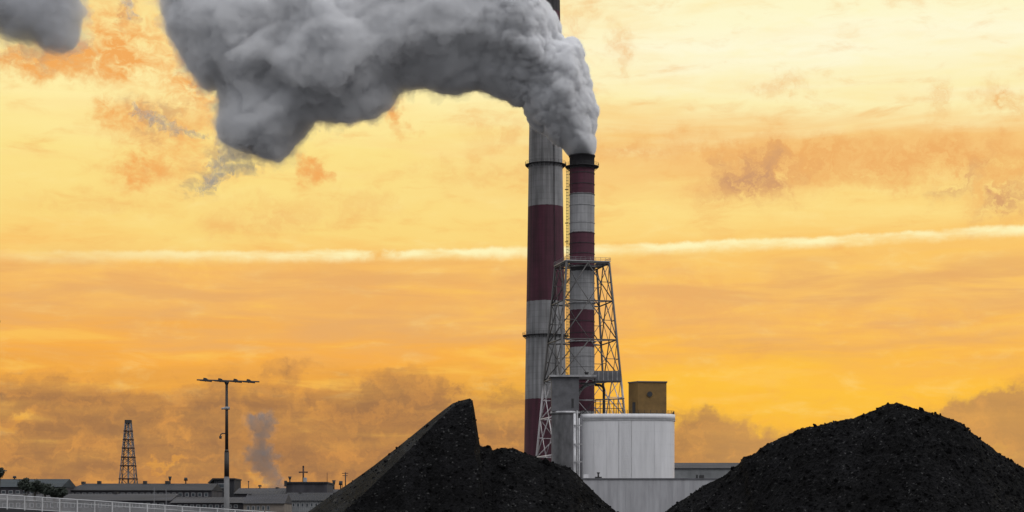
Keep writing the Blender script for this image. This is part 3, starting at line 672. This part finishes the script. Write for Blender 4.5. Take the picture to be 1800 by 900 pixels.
for x, yt, lb_ in ((292, 846, 'thin pale lamp pole in front of the long dark shed'), (271, 842, 'bare thin pale pole left of the lamp pole by the long shed')):
    Yz = 395.0; q = MB(); q.tube((X(x, Yz), Yz, 0), (X(x, Yz), Yz, Z(yt + 14, Yz)), .11, 8, .07)
    if x == 292: q.tube((X(x, Yz), Yz, Z(yt + 14.3, Yz)), (X(x, Yz) + .8, Yz - .2, Z(yt + 13, Yz)), .06, 6); q.box(X(x, Yz) + .6, X(x, Yz) + 1.3, Yz - .35, Yz - .05, Z(yt + 13.6, Yz), Z(yt + 12.4, Yz))
    tag(q.build('pole', m_boxgrey, loc=(X(x, Yz), Yz, 0)), lb_, 'pole')
# distant aerial (yagi like) behind the block
ae = MB(); Ya = 520.0
ae.tube(px(607, 862, Ya), px(607, 830, Ya), .12, 6); ae.tube(px(601, 832, Ya), px(612, 832, Ya), .1, 6); ae.tube(px(602, 836, Ya), px(611, 836, Ya), .09, 6)
ae.tube((X(607, Ya), Ya, 0), px(607, 862, Ya), .14, 6)
tag(ae.build('aerial', m_rust, loc=(X(607, Ya), Ya, 0)), 'thin antenna mast with two crossbars by the left coal heap', 'antenna')

# ------------------------------------------------------------------ far lattice pylon
YP = 620.0
py_ = thing('pylon', (X(225.5, YP), YP, 0), 'small distant lattice pylon above the long dark shed', 'pylon')
def pc_(i, y):
    w = (5.0 + (y - 745) * (13.5 - 5.0) / 100) * YP / F
    return Vector((X(225.5, YP) + w * (1, 1, -1, -1)[i] * .98, YP + w * (1, -1, -1, 1)[i] * .98, Z(y, YP)))
for i in range(4): MB().tube(pc_(i, 938), pc_(i, 744), .15, 6).build('leg', m_boxgrey, py_)
rows = [744, 758, 773, 788, 804, 819, 842, 872, 905, 936]
for i in range(4):
    b = MB(); j = (i + 1) % 4
    for a_, c_ in zip(rows, rows[1:]):
        b.bar(pc_(i, a_), pc_(j, a_), .16); b.bar(pc_(i, a_), pc_(j, c_), .14); b.bar(pc_(j, a_), pc_(i, c_), .14)
    b.build('bracing', m_boxgrey, py_)
MB().tube((X(225.5, YP), YP, 0), px(225.5, 742, YP), .30, 10).build('core_pipe', m_steel, py_)
for y in rows[1:7]:
    w = (5.0 + (y - 745) * .085 + 1.0) * YP / F; c = px(225.5, y, YP)
    MB().box(c.x - w, c.x + w, YP - w, YP + w, c.z - .1, c.z + .22).build('deck', m_rust, py_)
c = px(225.5, 741, YP)
MB().box(c.x - 1.0, c.x + 1.0, YP - 1.0, YP + 1.0, c.z - .6, c.z + .5).build('head', m_dark, py_)

# ------------------------------------------------------------------ floodlight mast
YM = 165.0; kM = YM / F
fm = thing('floodlight_mast', (X(398.5, YM), YM, 0), 'slim floodlight mast with a wide crossarm of flat lamps', 'light mast')
xm_ = X(398.5, YM)
MB().tube((xm_, YM, 0), (xm_, YM, Z(838, YM)), 5.0 * kM, 16, 4.8 * kM).build('concrete_base', m_polelow, fm)
MB().tube((xm_, YM, Z(838, YM)), (xm_, YM, Z(795, YM)), 4.4 * kM, 16, 4.2 * kM).tube((xm_, YM, Z(795, YM)), (xm_, YM, Z(790, YM)), 4.2 * kM, 16, 3.0 * kM).tube((xm_, YM, Z(790, YM)), (xm_, YM, Z(671, YM)), 3.0 * kM, 14, 2.3 * kM).build('pole', m_pole, fm)
MB().tube((xm_, YM, Z(676, YM)), (xm_, YM, Z(670, YM)), 2.6 * kM, 12, 5 * kM).build('crown', m_dark, fm)
def arm(x): return 667.6 + (x - 345) * 3.4 / 110
MB().bar(px(346, arm(346), YM), px(456, arm(456), YM), .085).build('crossarm', m_dark, fm)
for x in (361, 387, 414, 437):
    p = px(x, arm(x) - .4, YM); h = MB()
    w = .52; a_ = .055
    prof = [(-w, -.10), (-w * .3, -.02), (-.1, .16), (.12, .14), (.22, .03), (w, -.06), (w, -.14), (0, -.12)]
    h.prism([(p.x + u, p.z + v_ - u * a_) for u, v_ in prof], YM - .34, YM + .34)
    h.build('lamp_head', m_dark, fm)
    MB().tube((p.x, YM, p.z - .16), (p.x, YM, p.z + .05), .04, 8).build('bracket', m_dark, fm)
c = px(399, 717.5, YM); cl = MB(); cl.tube((c.x, YM, c.z - .12), (c.x, YM, c.z + .12), 5 * kM, 12); cl.tube((c.x, YM - .1, c.z - .02), (c.x - .46, YM - .15, c.z - .05), .09, 10); cl.build('collar', m_steel, fm)
c = px(399, 762, YM); cm = MB(); cm.path([(c.x, YM, c.z), (c.x - .42, YM - .1, c.z), (c.x - .55, YM - .1, c.z - .12), (c.x - .55, YM - .1, c.z - .25)], .05, 8)
cm.tube((c.x - .55, YM - .1, c.z - .22), (c.x - .55, YM - .1, c.z - .46), .13, 10, .10); cm.build('camera_bracket', m_dark, fm)

# ------------------------------------------------------------------ raised ramp and its fence at lower left
YG = 150.0; kG = YG / F
def gtop(x): return 869.5 + x * (897 - 869.5) / 425
rmp = MB(); pts = [(-220, gtop(-220) + 25.5), (520, gtop(520) + 25.5)]
rmp.prism([(X(-220, YG), 0), (X(520, YG), 0), (X(520, YG), Z(gtop(520) + 26, YG)), (X(-220, YG), Z(gtop(-220) + 26, YG))], YG + .2, YG + 6)
tag(rmp.build('ramp', m_ramp), kind='structure')
rk = MB(); rk.prism([(X(-220, YG), Z(gtop(-220) + 34, YG)), (X(520, YG), Z(gtop(520) + 34, YG)), (X(520, YG), Z(gtop(520) + 25, YG)), (X(-220, YG), Z(gtop(-220) + 25, YG))], YG - .15, YG + .197)
tag(rk.build('ramp_kerb', m_dark), kind='structure')
fn = thing('fence', (X(150, YG), YG, 0), 'pale metal fence sloping down along the ramp at the lower left', 'fence')
x = -203.0
while x <= 520:
    a_ = px(x, gtop(x) + 25.4, YG); b_ = px(x, gtop(x) - .5, YG)
    MB().bar(a_, b_, .075).build('post', m_fence, fn); x += 30.8
for d, r_ in ((0, .035), (22.5, .03), (7, .02)):
    MB().tube(px(-204, gtop(-204) + d, YG), px(520, gtop(520) + d, YG), r_, 8).build('rail', m_fence, fn)
wr = MB(); x = -203.0
while x <= 520:
    wr.bar(px(x, gtop(x) + 22.5, YG), px(x, gtop(x), YG), .018); x += 1.5
wr.build('mesh_infill', m_fence, fn)

# ------------------------------------------------------------------ trees
def tree(name, base, height, crown_r, crown_c, label, leafm, nleaf=2600, leaf=.16, seed=1, bare=False, group=None, trunk_r=.12, clumps=16):
    rnd = random.Random(seed); t = thing(name, base, label, 'tree', group); B = Vector(base)
    w = MB(); cc = Vector(crown_c)
    p = B.copy(); n = 6; prev = p
    for i in range(n):
        q_ = B.lerp(cc, (i + 1) / n) + Vector((rnd.uniform(-.1, .1), rnd.uniform(-.1, .1), 0)) * crown_r * .4
        w.tube(prev, q_, trunk_r * (1 - i / n * .55), 8, trunk_r * (1 - (i + 1) / n * .55)); prev = q_
    cls = []
    for k in range(clumps):
        d = Vector((rnd.gauss(0, 1), rnd.gauss(0, 1), rnd.gauss(0, .8))).normalized(); e = cc + Vector((d.x * crown_r[0] if isinstance(crown_r, tuple) else d.x * crown_r, d.y * (crown_r if not isinstance(crown_r, tuple) else crown_r[0]), d.z * (crown_r if not isinstance(crown_r, tuple) else crown_r[1]))) * rnd.uniform(.45, .95)
        s0 = B.lerp(cc, rnd.uniform(.6, 1.0)); mid = s0.lerp(e, .55) + Vector((0, 0, .05))
        w.tube(s0, mid, trunk_r * .4, 6, trunk_r * .25); w.tube(mid, e, trunk_r * .25, 6, trunk_r * .1); cls.append(e)
    w.build('trunk', m_bark, t)
    lf = MB(); cr = crown_r if not isinstance(crown_r, tuple) else crown_r[0]
    for k in range(nleaf):
        c = rnd.choice(cls); s_ = cr * .26
        pt = c + Vector((rnd.gauss(0, s_), rnd.gauss(0, s_), rnd.gauss(0, s_ * .7))); a = Vector((rnd.gauss(0, 1), rnd.gauss(0, 1), rnd.gauss(0, 1))).normalized(); b = a.orthogonal().normalized(); L_ = leaf * rnd.uniform(.6, 1.3)
        b2 = a.cross(b)
        lf.add([pt - b * L_, pt + b2 * L_ * .45, pt + b * L_, pt - b2 * L_ * .45], [(0, 1, 2, 3)])
    lf.build('crown', leafm, t)
    return t
YQ = 430.0
tl = [(-2, 862, 832, 8, 'small dark tree at the left edge, taller than the shed roof'), (44, 862, 853, 11, 'round dark tree above the blue grey shed, tallest of the row'), (62, 864, 855, 11, 'second tree of the dark row over the left shed'),
      (80, 866, 860, 10, 'third tree of the dark row, lower than the two before it'), (95, 868, 864, 9, 'low tree near the end of the dark row'), (108, 870, 866, 8, 'last and smallest bush of the dark row beside the gap')]
for i, (x, yb, yc, r_, lb_) in enumerate(tl):
    k = YQ / F
    tree('tree', (X(x, YQ), YQ, 0), 0, r_ * k, (X(x, YQ), YQ, Z(yc, YQ)), lb_, m_leaf, 1900, .34, 20 + i, group='dark trees over the left shed', trunk_r=.2, clumps=13)
# branch of a nearby tree that just enters the frame at the left edge
YN = 42.0
nb_ = tree('tree', (X(-190, YN), YN, 0), 0, 1.25, (X(-330, YN), YN, Z(575, YN)), 'near tree beyond the left edge, only a leafy branch tip showing', m_twig, 2600, .05, 3, trunk_r=.11, clumps=22)
tw_ = MB(); a_ = Vector((X(-300, YN), YN, Z(600, YN))); tip = px(1, 566, YN)
tw_.tube(a_, tip, .02, 6, .006)
for k in range(16):
    pt = a_.lerp(tip, 1 - abs(random.gauss(0, .12))) + Vector((random.gauss(0, .02), random.gauss(0, .03), random.gauss(0, .04))); b = Vector((random.uniform(-1, 1), random.uniform(-1, 1), random.uniform(-1, 1))).normalized(); c2 = b.orthogonal().normalized()
    pt.x = min(pt.x, tip.x)
    tw_.add([pt - b * .05, pt + c2 * .022, pt + b * .05, pt - c2 * .022], [(0, 1, 2, 3)])
tw_.build('branch', m_bark, nb_)

# ------------------------------------------------------------------ coal heaps
YC = 62.0; kC = YC / F
def prof_fn(pts):
    xs = [(p[0] - 900) * kC for p in pts]; zs = [CH + (HY - p[1]) * kC for p in pts]
    return lambda xx: np.interp(xx, xs, zs)
def np_noise(Xa, Ya, sc, seed, octs=4, rough=.5, kind='p'):
    out = np.empty(Xa.size); xf, yf = Xa.ravel(), Ya.ravel()
    for i in range(xf.size):
        v = 0; a = 1; f = sc; tot = 0
        for o in range(octs):
            nz = noise.noise(Vector((xf[i] * f + seed, yf[i] * f - seed, seed * .7 + o * 3.1)))
            v += a * nz; tot += a; a *= rough; f *= 2.1
        out[i] = v / tot
    return out.reshape(Xa.shape)
def heap(name, label, hfun, x0, x1, y0, y1, dx_, seed, nl, lump, flank=None):
    xs = np.arange(x0, x1, dx_); yf0, yf1 = YC - 6.8, YC + .6
    ys_ = np.concatenate([np.arange(y0, yf0, .3), np.arange(yf0, yf1, dx_ * 1.15), np.arange(yf1, y1, .3)]); XX, YY = np.meshgrid(xs, ys_)
    H0 = hfun(XX, YY); amp = 1.0
    if flank is not None:
        fm_ = flank(XX, YY); amp = np.where(fm_ | (np.abs(XX - X(815, YC)) < .5), .12, .75)
    n1 = np_noise(XX, YY, .55, seed, 3, .5); n2 = np_noise(XX, YY, 2.6, seed + 9, 4, .62)
    vor = np.array([noise.voronoi(Vector((a * 5.5, b * 5.5, seed)))[0][0] for a, b in zip(XX.ravel(), YY.ravel())]).reshape(XX.shape)
    crest = np.clip(np.abs(YY - YC) / .5, .35, 1)
    H = H0 + (n1 * .16 * np.clip(H0, 0, 1) + n2 * .07 * crest + (.45 - vor) * .10 * crest + (np.random.RandomState(seed).rand(*H0.shape) - .5) * .035) * amp
    H = np.where(H0 < .02, -.25, H)
    ny, nx = H.shape; mb = MB()
    mb.v = [tuple(t) for t in np.stack([XX.ravel(), YY.ravel(), H.ravel()], 1)]; mi = []
    for j in range(ny - 1):
        for i in range(nx - 1):
            k = j * nx + i
            if max(H[j, i], H[j, i + 1], H[j + 1, i], H[j + 1, i + 1]) > -.1:
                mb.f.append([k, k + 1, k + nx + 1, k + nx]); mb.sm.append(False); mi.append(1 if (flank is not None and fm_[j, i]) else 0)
    rnd = random.Random(seed); bmi = bmesh.new(); bmesh.ops.create_icosphere(bmi, subdivisions=1, radius=1)
    iv = [v.co.copy() for v in bmi.verts]; fi = [tuple(v.index for v in f.verts) for f in bmi.faces]; bmi.free()
    for k in range(nl):
        i = rnd.randrange(nx); yy = rnd.uniform(yf0, YC + .35); j = int(np.searchsorted(ys_, yy)); h = H[j, i]
        if h < .8: continue
        if flank is not None and fm_[j, i] and rnd.random() < .8: continue
        r_ = lump * math.exp(rnd.gauss(0, .4)) * (2.3 if rnd.random() < .03 else 1); q = Quaternion((rnd.gauss(0, 1), rnd.gauss(0, 1), rnd.gauss(0, 1), rnd.gauss(0, 1))).normalized()
        sc = Vector((rnd.uniform(.7, 1.3), rnd.uniform(.6, 1.1), rnd.uniform(.5, .9))) * r_
        vs = [q @ Vector((v.x * sc.x, v.y * sc.y, v.z * sc.z)) * rnd.uniform(.8, 1.15) + Vector((xs[i], ys_[j], h + r_ * .1)) for v in iv]
        mb.add(vs, fi, False); mi += [0] * len(fi)
    o = mb.build(name, m_coal, loc=((x0 + x1) / 2, YC, 0)); o.data.materials.append(m_coal_lit); o.data.polygons.foreach_set('material_index', mi)
    tag(o, label, 'coal heap'); return o
# right heap
pR = prof_fn([(1020, 1040), (1165, 900), (1200, 876), (1235, 853), (1270, 838), (1300, 815), (1306, 803), (1322, 800), (1345, 783), (1400, 757), (1450, 743), (1500, 733), (1540, 718), (1556, 709), (1575, 707), (1600, 713), (1640, 727), (1688, 741),
              (1712, 760), (1760, 795), (1800, 822), (1900, 890), (2030, 985), (2100, 1042)])
s_ = .80
def hR(XX, YY):
    d = YC - YY; crest = pR(XX)
    pk = CH + (HY - 707) * kC; xp = (1575 - 900) * kC
    # conical: the profile recedes towards the peak as the slope comes forward
    front = crest - np.maximum(d, 0) * .62; back = crest + np.minimum(d, 0) * .8
    z_ = np.where(d > 0, front, back)
    rr = np.sqrt(((XX - xp) * .62) ** 2 + (d * .72) ** 2); cone = pk + .6 - rr
    return np.maximum(np.minimum(z_, cone + 1.2), -.3)
heap('coal_heap', 'broad rounded heap of black coal at the right', hR, X(1015, YC), X(2110, YC), YC - 12, YC + 8, .055, 5, 7000, .036)
# left heap: a wedge with a sheer right side, and a lower mound running out to the right
pL = prof_fn([(400, 1010), (540, 901), (580, 872), (620, 845), (660, 816), (700, 785), (740, 753), (770, 728), (795, 709), (808, 704), (826, 700), (829, 720), (831, 745), (833, 768), (837, 776), (839, 786), (860, 787), (863, 793), (1500, 1400)])
pB = prof_fn([(700, 900), (780, 820), (830, 786), (841, 777), (845, 784), (860, 784), (866, 792), (880, 786), (905, 787), (925, 796), (950, 805), (975, 815), (1000, 822), (1012, 832), (1035, 856), (1060, 878), (1090, 903), (1240, 1042)])
def wedge_planes(XX, YY):
    d = np.maximum(YC - YY, 0); XR = (826 - 900) * kC; ZP = CH + (HY - 700) * kC
    prof = pL(np.minimum(XX, XR)); left = prof - d * .30
    front = ZP + .30 - d * .98 + (XX - XR) * .16
    return d, XR, ZP, prof, left, front
def hLft(XX, YY):
    d, XR, ZP, prof, left, front = wedge_planes(XX, YY)
    w = np.minimum(left, front)
    edge = XR + .02 + d * .11 + .05 * np.sin(d * 5)
    over = np.maximum(XX - edge, 0)
    w = w - over * 6.5
    w = np.where(YY > YC, prof - over * 6.5 - (YY - YC) * 1.0, w)
    mound = pB(XX) - np.where(YY < YC, (YC - YY) * .62, (YY - YC) * .8)
    return np.maximum(np.maximum(w, mound), -.3)
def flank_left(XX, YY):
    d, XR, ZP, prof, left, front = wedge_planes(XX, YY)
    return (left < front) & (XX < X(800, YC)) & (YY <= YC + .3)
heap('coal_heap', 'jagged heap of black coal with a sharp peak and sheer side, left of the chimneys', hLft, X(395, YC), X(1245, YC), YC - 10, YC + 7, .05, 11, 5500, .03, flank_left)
for (x, y) in ((838, 783), (853, 786)): pass

# ------------------------------------------------------------------ smoke
o_base = {}
def puff_mesh(name, P, Y0, k, rmax, voxel, disp, bias=None, step=3.0, flat=1.0):
    """P: outline in photo columns and rows, inflated to a rounded body of real thickness and roughened into billows"""
    P = np.array(P, float); gx = np.arange(P[:, 0].min() - 2 * step, P[:, 0].max() + 2 * step, step); gy = np.arange(P[:, 1].min() - 2 * step, P[:, 1].max() + 2 * step, step)
    GX, GY = np.meshgrid(gx, gy); best = np.full(GX.shape, 1e9); ins = np.zeros(GX.shape, bool); n = len(P)
    for a in range(n):
        x1, y1 = P[a]; x2, y2 = P[a - 1]; dx_, dy_ = x2 - x1, y2 - y1
        t = np.clip(((GX - x1) * dx_ + (GY - y1) * dy_) / (dx_ * dx_ + dy_ * dy_ + 1e-9), 0, 1)
        best = np.minimum(best, np.hypot(GX - x1 - t * dx_, GY - y1 - t * dy_))
        if y1 != y2: ins ^= ((y1 > GY) != (y2 > GY)) & (GX < dx_ * (GY - y1) / dy_ + x1)
    d = np.where(ins, best, 0); u = np.clip(d / rmax, 0, 1); T = rmax * flat * np.sqrt(1 - (1 - u) ** 2) + .6
    T = np.where(ins, T, 0); B = bias(GX, GY) * np.clip(d / 26, 0, 1) if bias else 0 * T
    ny, nx = GX.shape; vs = []; idx = {}
    cellin = ins[:-1, :-1] | ins[1:, :-1] | ins[:-1, 1:] | ins[1:, 1:]
    XW = (GX - 900) / F * Y0; ZW = CH + (HY - GY) / F * Y0
    V = [(XW[j, i], Y0 - (T[j, i] + B[j, i] + .6) * k, ZW[j, i]) for j in range(ny) for i in range(nx)] + [(XW[j, i], Y0 + (T[j, i] + .6) * k, ZW[j, i]) for j in range(ny) for i in range(nx)]
    N_ = nx * ny; fs = []
    for j in range(ny - 1):
        for i in range(nx - 1):
            if not cellin[j, i]: continue
            a, b, c, e = j * nx + i, j * nx + i + 1, (j + 1) * nx + i + 1, (j + 1) * nx + i
            fs.append((a, b, c, e)); fs.append((a + N_, e + N_, c + N_, b + N_))
            for (p, q_, jj, ii) in ((b, a, j - 1, i), (c, b, j, i + 1), (e, c, j + 1, i), (a, e, j, i - 1)):
                if not (0 <= jj < ny - 1 and 0 <= ii < nx - 1 and cellin[jj, ii]): fs.append((p, q_, q_ + N_, p + N_))
    me = bpy.data.meshes.new(name); me.from_pydata(V, [], fs)
    bm = bmesh.new(); bm.from_mesh(me); loose = [v for v in bm.verts if not v.link_faces]; bmesh.ops.delete(bm, geom=loose, context='VERTS'); bmesh.ops.recalc_face_normals(bm, faces=bm.faces); bm.to_mesh(me); bm.free()
    o = bpy.data.objects.new(name, me); COL.objects.link(o)
    md = o.modifiers.new('r', 'REMESH'); md.mode = 'VOXEL'; md.voxel_size = voxel
    sm_ = o.modifiers.new('s', 'SMOOTH'); sm_.iterations = 6; sm_.factor = .6
    dg = bpy.context.evaluated_depsgraph_get(); ev_ = o.evaluated_get(dg); m2 = bpy.data.meshes.new_from_object(ev_)
    o.modifiers.clear(); o.data = m2; bpy.data.meshes.remove(me)
    n = len(m2.vertices); co = np.empty(n * 3); m2.vertices.foreach_get('co', co); co = co.reshape(-1, 3)
    no = np.empty(n * 3); m2.vertices.foreach_get('normal', no); no = no.reshape(-1, 3)
    out = co.copy(); o_base[name] = (co.copy(), no.copy())
    for i in range(n): out[i] = co[i] + no[i] * disp(Vector(co[i]))
    m2.vertices.foreach_set('co', out.ravel()); m2.polygons.foreach_set('use_smooth', [True] * len(m2.polygons)); m2.update()
    return o
def smoke_mat(name, dens, col, aniso=0.0):
    m = bpy.data.materials.new(name); m.use_nodes = True; t = m.node_tree; t.nodes.clear()
    v = t.nodes.new('ShaderNodeVolumePrincipled'); v.inputs['Color'].default_value = (*col, 1); v.inputs['Density'].default_value = dens; v.inputs['Anisotropy'].default_value = aniso
    o = t.nodes.new('ShaderNodeOutputMaterial'); t.links.new(v.outputs[0], o.inputs['Volume']); return m
def cell(p, s, seed):
    d = noise.voronoi(p / s + Vector((seed, seed * .3, -seed)))[0][0]
    return math.sqrt(max(0.0, 1 - min(1, d * 1.05) ** 2))
def warp(p, s, a): return p + noise.noise_vector(p / s) * a
k7 = YS / F
def nearness(p):
    xpix = 900 + p.x / k7; return xpix, max(0, min(1, (xpix - 700) / 220))
def billow(p, octs=4, rough=.55):      # rounded puffs with sharp creases, self similar
    v, a, f, t = 0, 1, 1, 0
    for o in range(octs): v += a * abs(noise.noise(p * f + Vector((o * 7.3, o * 1.7, 3)))); t += a; a *= rough; f *= 2.05
    return v / t * 2.2 - .5
def disp_main(p):
    xpix, near = nearness(p)
    w = warp(warp(p, 16, 5), 5, 1.4)
    flow = Matrix.Rotation(R(28), 3, 'Y') @ w; flow.x *= .62         # puffs drawn out along the drift
    big_ = billow(flow / 17, 2) * 4.6
    mid = billow(flow / 7.5 + Vector((5, 2, 9)), 3) * 2.1
    a = (cell(warp(p, 7, 2.2), 11, 3) - .6) * 1.9
    b_ = (cell(warp(p, 3, 1.0), 5.4, 8) - .6) * 2.3
    c_ = (cell(warp(p, 1.5, .5), 2.4, 5) - .6) * 1.1
    far = big_ * .9 + mid * .42 + noise.noise(p / 1.9) * .25
    nr = a + b_ + c_ + mid * .4
    base_ = (p.z - zS(275)); lim = max(.10, min(1, (base_ + 1) / 16)) if xpix > 985 else 1
    return (far * (1 - near) + nr * near) * lim
def sstep(a, b, x): t = np.clip((x - a) / (b - a), 0, 1); return t * t * (3 - 2 * t)
def bias_main(GX, GY):
    c1 = np.interp(GX, [600, 640, 700, 760, 820, 860, 900, 950, 1000], [175, 160, 122, 112, 106, 108, 122, 142, 165])
    b1 = 32 * sstep(-6, 34, c1 - GY) * (1 - .8 * sstep(60, 190, c1 - GY)) * sstep(625, 700, GX) * (1 - sstep(930, 985, GX))
    c2 = np.interp(GX, [300, 385, 430, 480, 540, 600, 660], [150, 168, 150, 156, 190, 186, 150])
    b2 = 26 * sstep(-6, 34, c2 - GY) * (1 - .7 * sstep(70, 220, c2 - GY)) * sstep(310, 400, GX) * (1 - sstep(610, 700, GX))
    # a bright shoulder leaning down to the right through the middle
    b3 = 38 * np.exp(-(((GX - 590) * .9 - (GY - 60) * .45) / 48) ** 2) * np.exp(-((GY - 50) / 110) ** 2)
    b4 = 26 * np.exp(-((GX - 1000 + (GY - 140) * .15) / 26) ** 2 - ((GY - 135) / 60) ** 2) + 20 * np.exp(-((GX - 910) / 40) ** 2 - ((GY - 30) / 36) ** 2)
    b5 = 30 * np.exp(-((GX - 400) / 60) ** 2 - ((GY - 40) / 60) ** 2)
    return b1 + b2 + b3 + b4 + b5
def shell(parent, base_name, fn, material, name='fringe'):
    co, no = o_base[base_name]; me = parent.data.copy(); out = co.copy()
    for i in range(len(co)): out[i] = co[i] + no[i] * fn(Vector(co[i]))
    me.vertices.foreach_set('co', out.ravel()); me.update(); me.materials.clear(); me.materials.append(material)
    o = bpy.data.objects.new(name, me); COL.objects.link(o); o.parent = parent; return o
outline = [(1003, 277), (1043, 277), (1046, 252), (1044, 215), (1045, 195), (1039, 172), (1037, 150), (1030, 126), (1024, 112), (1021, 92), (1014, 80), (1002, 74), (990, 79), (985, 72), (981, 52), (974, 34), (966, 22), (958, 4), (950, -30), (925, -70), (860, -100), (700, -115), (500, -120),
           (330, -110), (285, -60), (290, 0), (298, 50), (314, 92), (334, 132), (352, 152), (381, 158), (384, 190), (383, 225), (398, 248), (430, 268), (462, 281), (488, 287), (508, 276), (524, 250), (536, 226), (556, 212), (590, 214), (618, 216), (650, 202), (676, 184), (692, 160), (708, 152), (745, 150), (772, 158), (800, 162), (838, 153),
           (868, 163), (896, 172), (920, 181), (930, 200), (940, 216), (958, 228), (976, 246), (992, 262)]
pl_ = puff_mesh('smoke_plume', outline, YS, k7, 74, .60, disp_main, bias_main)
pl_.data.materials.clear(); pl_.data.materials.append(smoke_mat('smoke', .33, (0.925, 0.929, 0.94)))
def f1(p):
    xpix, near = nearness(p); base_ = max(0, min(1, (p.z - zS(275)) / 14)) if xpix > 960 else 1
    return disp_main(p) + ((.9 + noise.noise(warp(p, 3, 2) / 3.5) * 2.2 + noise.noise(p / 1.4) * 1.6) * (1 - .8 * near)) * base_ + .03
def f2(p):
    xpix, near = nearness(p); base_ = max(0, min(1, (p.z - zS(275)) / 14)) if xpix > 960 else 1
    return disp_main(p) + ((1.7 + noise.noise(warp(p, 4, 3) / 5 + Vector((9, 0, 0))) * 6.0 + noise.noise(p / 1.8) * 3.0) * (1 - .85 * near)) * base_ + .05
def f3(p):
    xpix, near = nearness(p); return disp_main(p) - .15 - 4.0 * (1 - near)
shell(pl_, 'smoke_plume', f1, smoke_mat('smoke_edge', .10, (0.925, 0.929, 0.94)))
shell(pl_, 'smoke_plume', f2, smoke_mat('smoke_veil', .035, (0.88, 0.88, 0.89)))
shell(pl_, 'smoke_plume', f3, smoke_mat('smoke_core', 1.3, (0.925, 0.929, 0.94)), 'core')
tag(pl_, 'huge grey smoke plume drifting left from the slimmer chimney', 'smoke')
# torn scraps trailing from the lower left of the plume
def disp_torn(p): return billow(warp(p, 3, 1.5) / 3.2, 4, .65) * 4.2 - 1.3
m_torn = smoke_mat('torn_smoke', .22, (0.86, 0.865, 0.88))
for sc in ([(398, 244), (432, 266), (470, 282), (452, 296), (424, 300), (402, 318), (384, 336), (358, 348), (336, 340), (350, 322), (366, 306), (362, 290), (376, 280), (384, 262)],
           [(236, 184), (264, 190), (290, 200), (318, 218), (350, 228), (376, 240), (356, 250), (324, 242), (296, 240), (272, 226), (250, 212), (226, 200)],
           [(214, -20), (240, -20), (240, 14), (236, 36), (226, 40), (218, 24), (210, 6)]):
    w_ = puff_mesh('wisp', sc, YS + 6, k7, 11, .42, disp_torn, step=2.5); w_.data.materials.clear(); w_.data.materials.append(m_torn); w_.parent = pl_
def disp_soft(p):
    return billow(warp(p, 12, 4) / 12, 4) * 4.5
out2 = [(-120, -90), (150, -100), (142, -30), (146, 20), (140, 56), (128, 84), (100, 92), (70, 82), (20, 66), (-60, 50), (-130, 20)]
p2 = puff_mesh('smoke_cloud', out2, YS + 30, k7, 60, .9, disp_soft)
p2.data.materials.clear(); p2.data.materials.append(smoke_mat('thin_smoke', .17, (0.79, 0.80, 0.825)))
shell(p2, 'smoke_cloud', lambda p: disp_soft(p) + 3.0 + noise.noise(warp(p, 5, 3) / 6) * 6, smoke_mat('cloud_veil', .035, (0.79, 0.80, 0.825)))
tag(p2, 'soft grey smoke cloud in the upper left corner', 'smoke')
def disp_small(p):
    return billow(warp(p, 3, 1.2) / 3.0, 4) * 3.4
out3 = [(480, 864), (500, 864), (499, 844), (492, 826), (480, 812), (486, 800), (476, 786), (470, 776), (480, 762), (486, 742), (478, 728), (460, 724), (440, 730), (430, 744), (438, 756), (446, 766), (448, 778), (434, 790), (430, 806), (446, 820), (460, 838), (472, 852)]
p3 = puff_mesh('steam_plume', out3, 600, 600 / F, 16, .45, disp_small, step=2.5)
p3.data.materials.clear(); p3.data.materials.append(smoke_mat('steam', .16, (0.42, 0.40, 0.41)))
shell(p3, 'steam_plume', lambda p: disp_small(p) + .8 + noise.noise(p / 2.2) * 2.2, smoke_mat('steam_veil', .03, (0.50, 0.45, 0.43)))
tag(p3, 'thin rising column of steam between floodlight mast and cross shaped vent', 'steam')
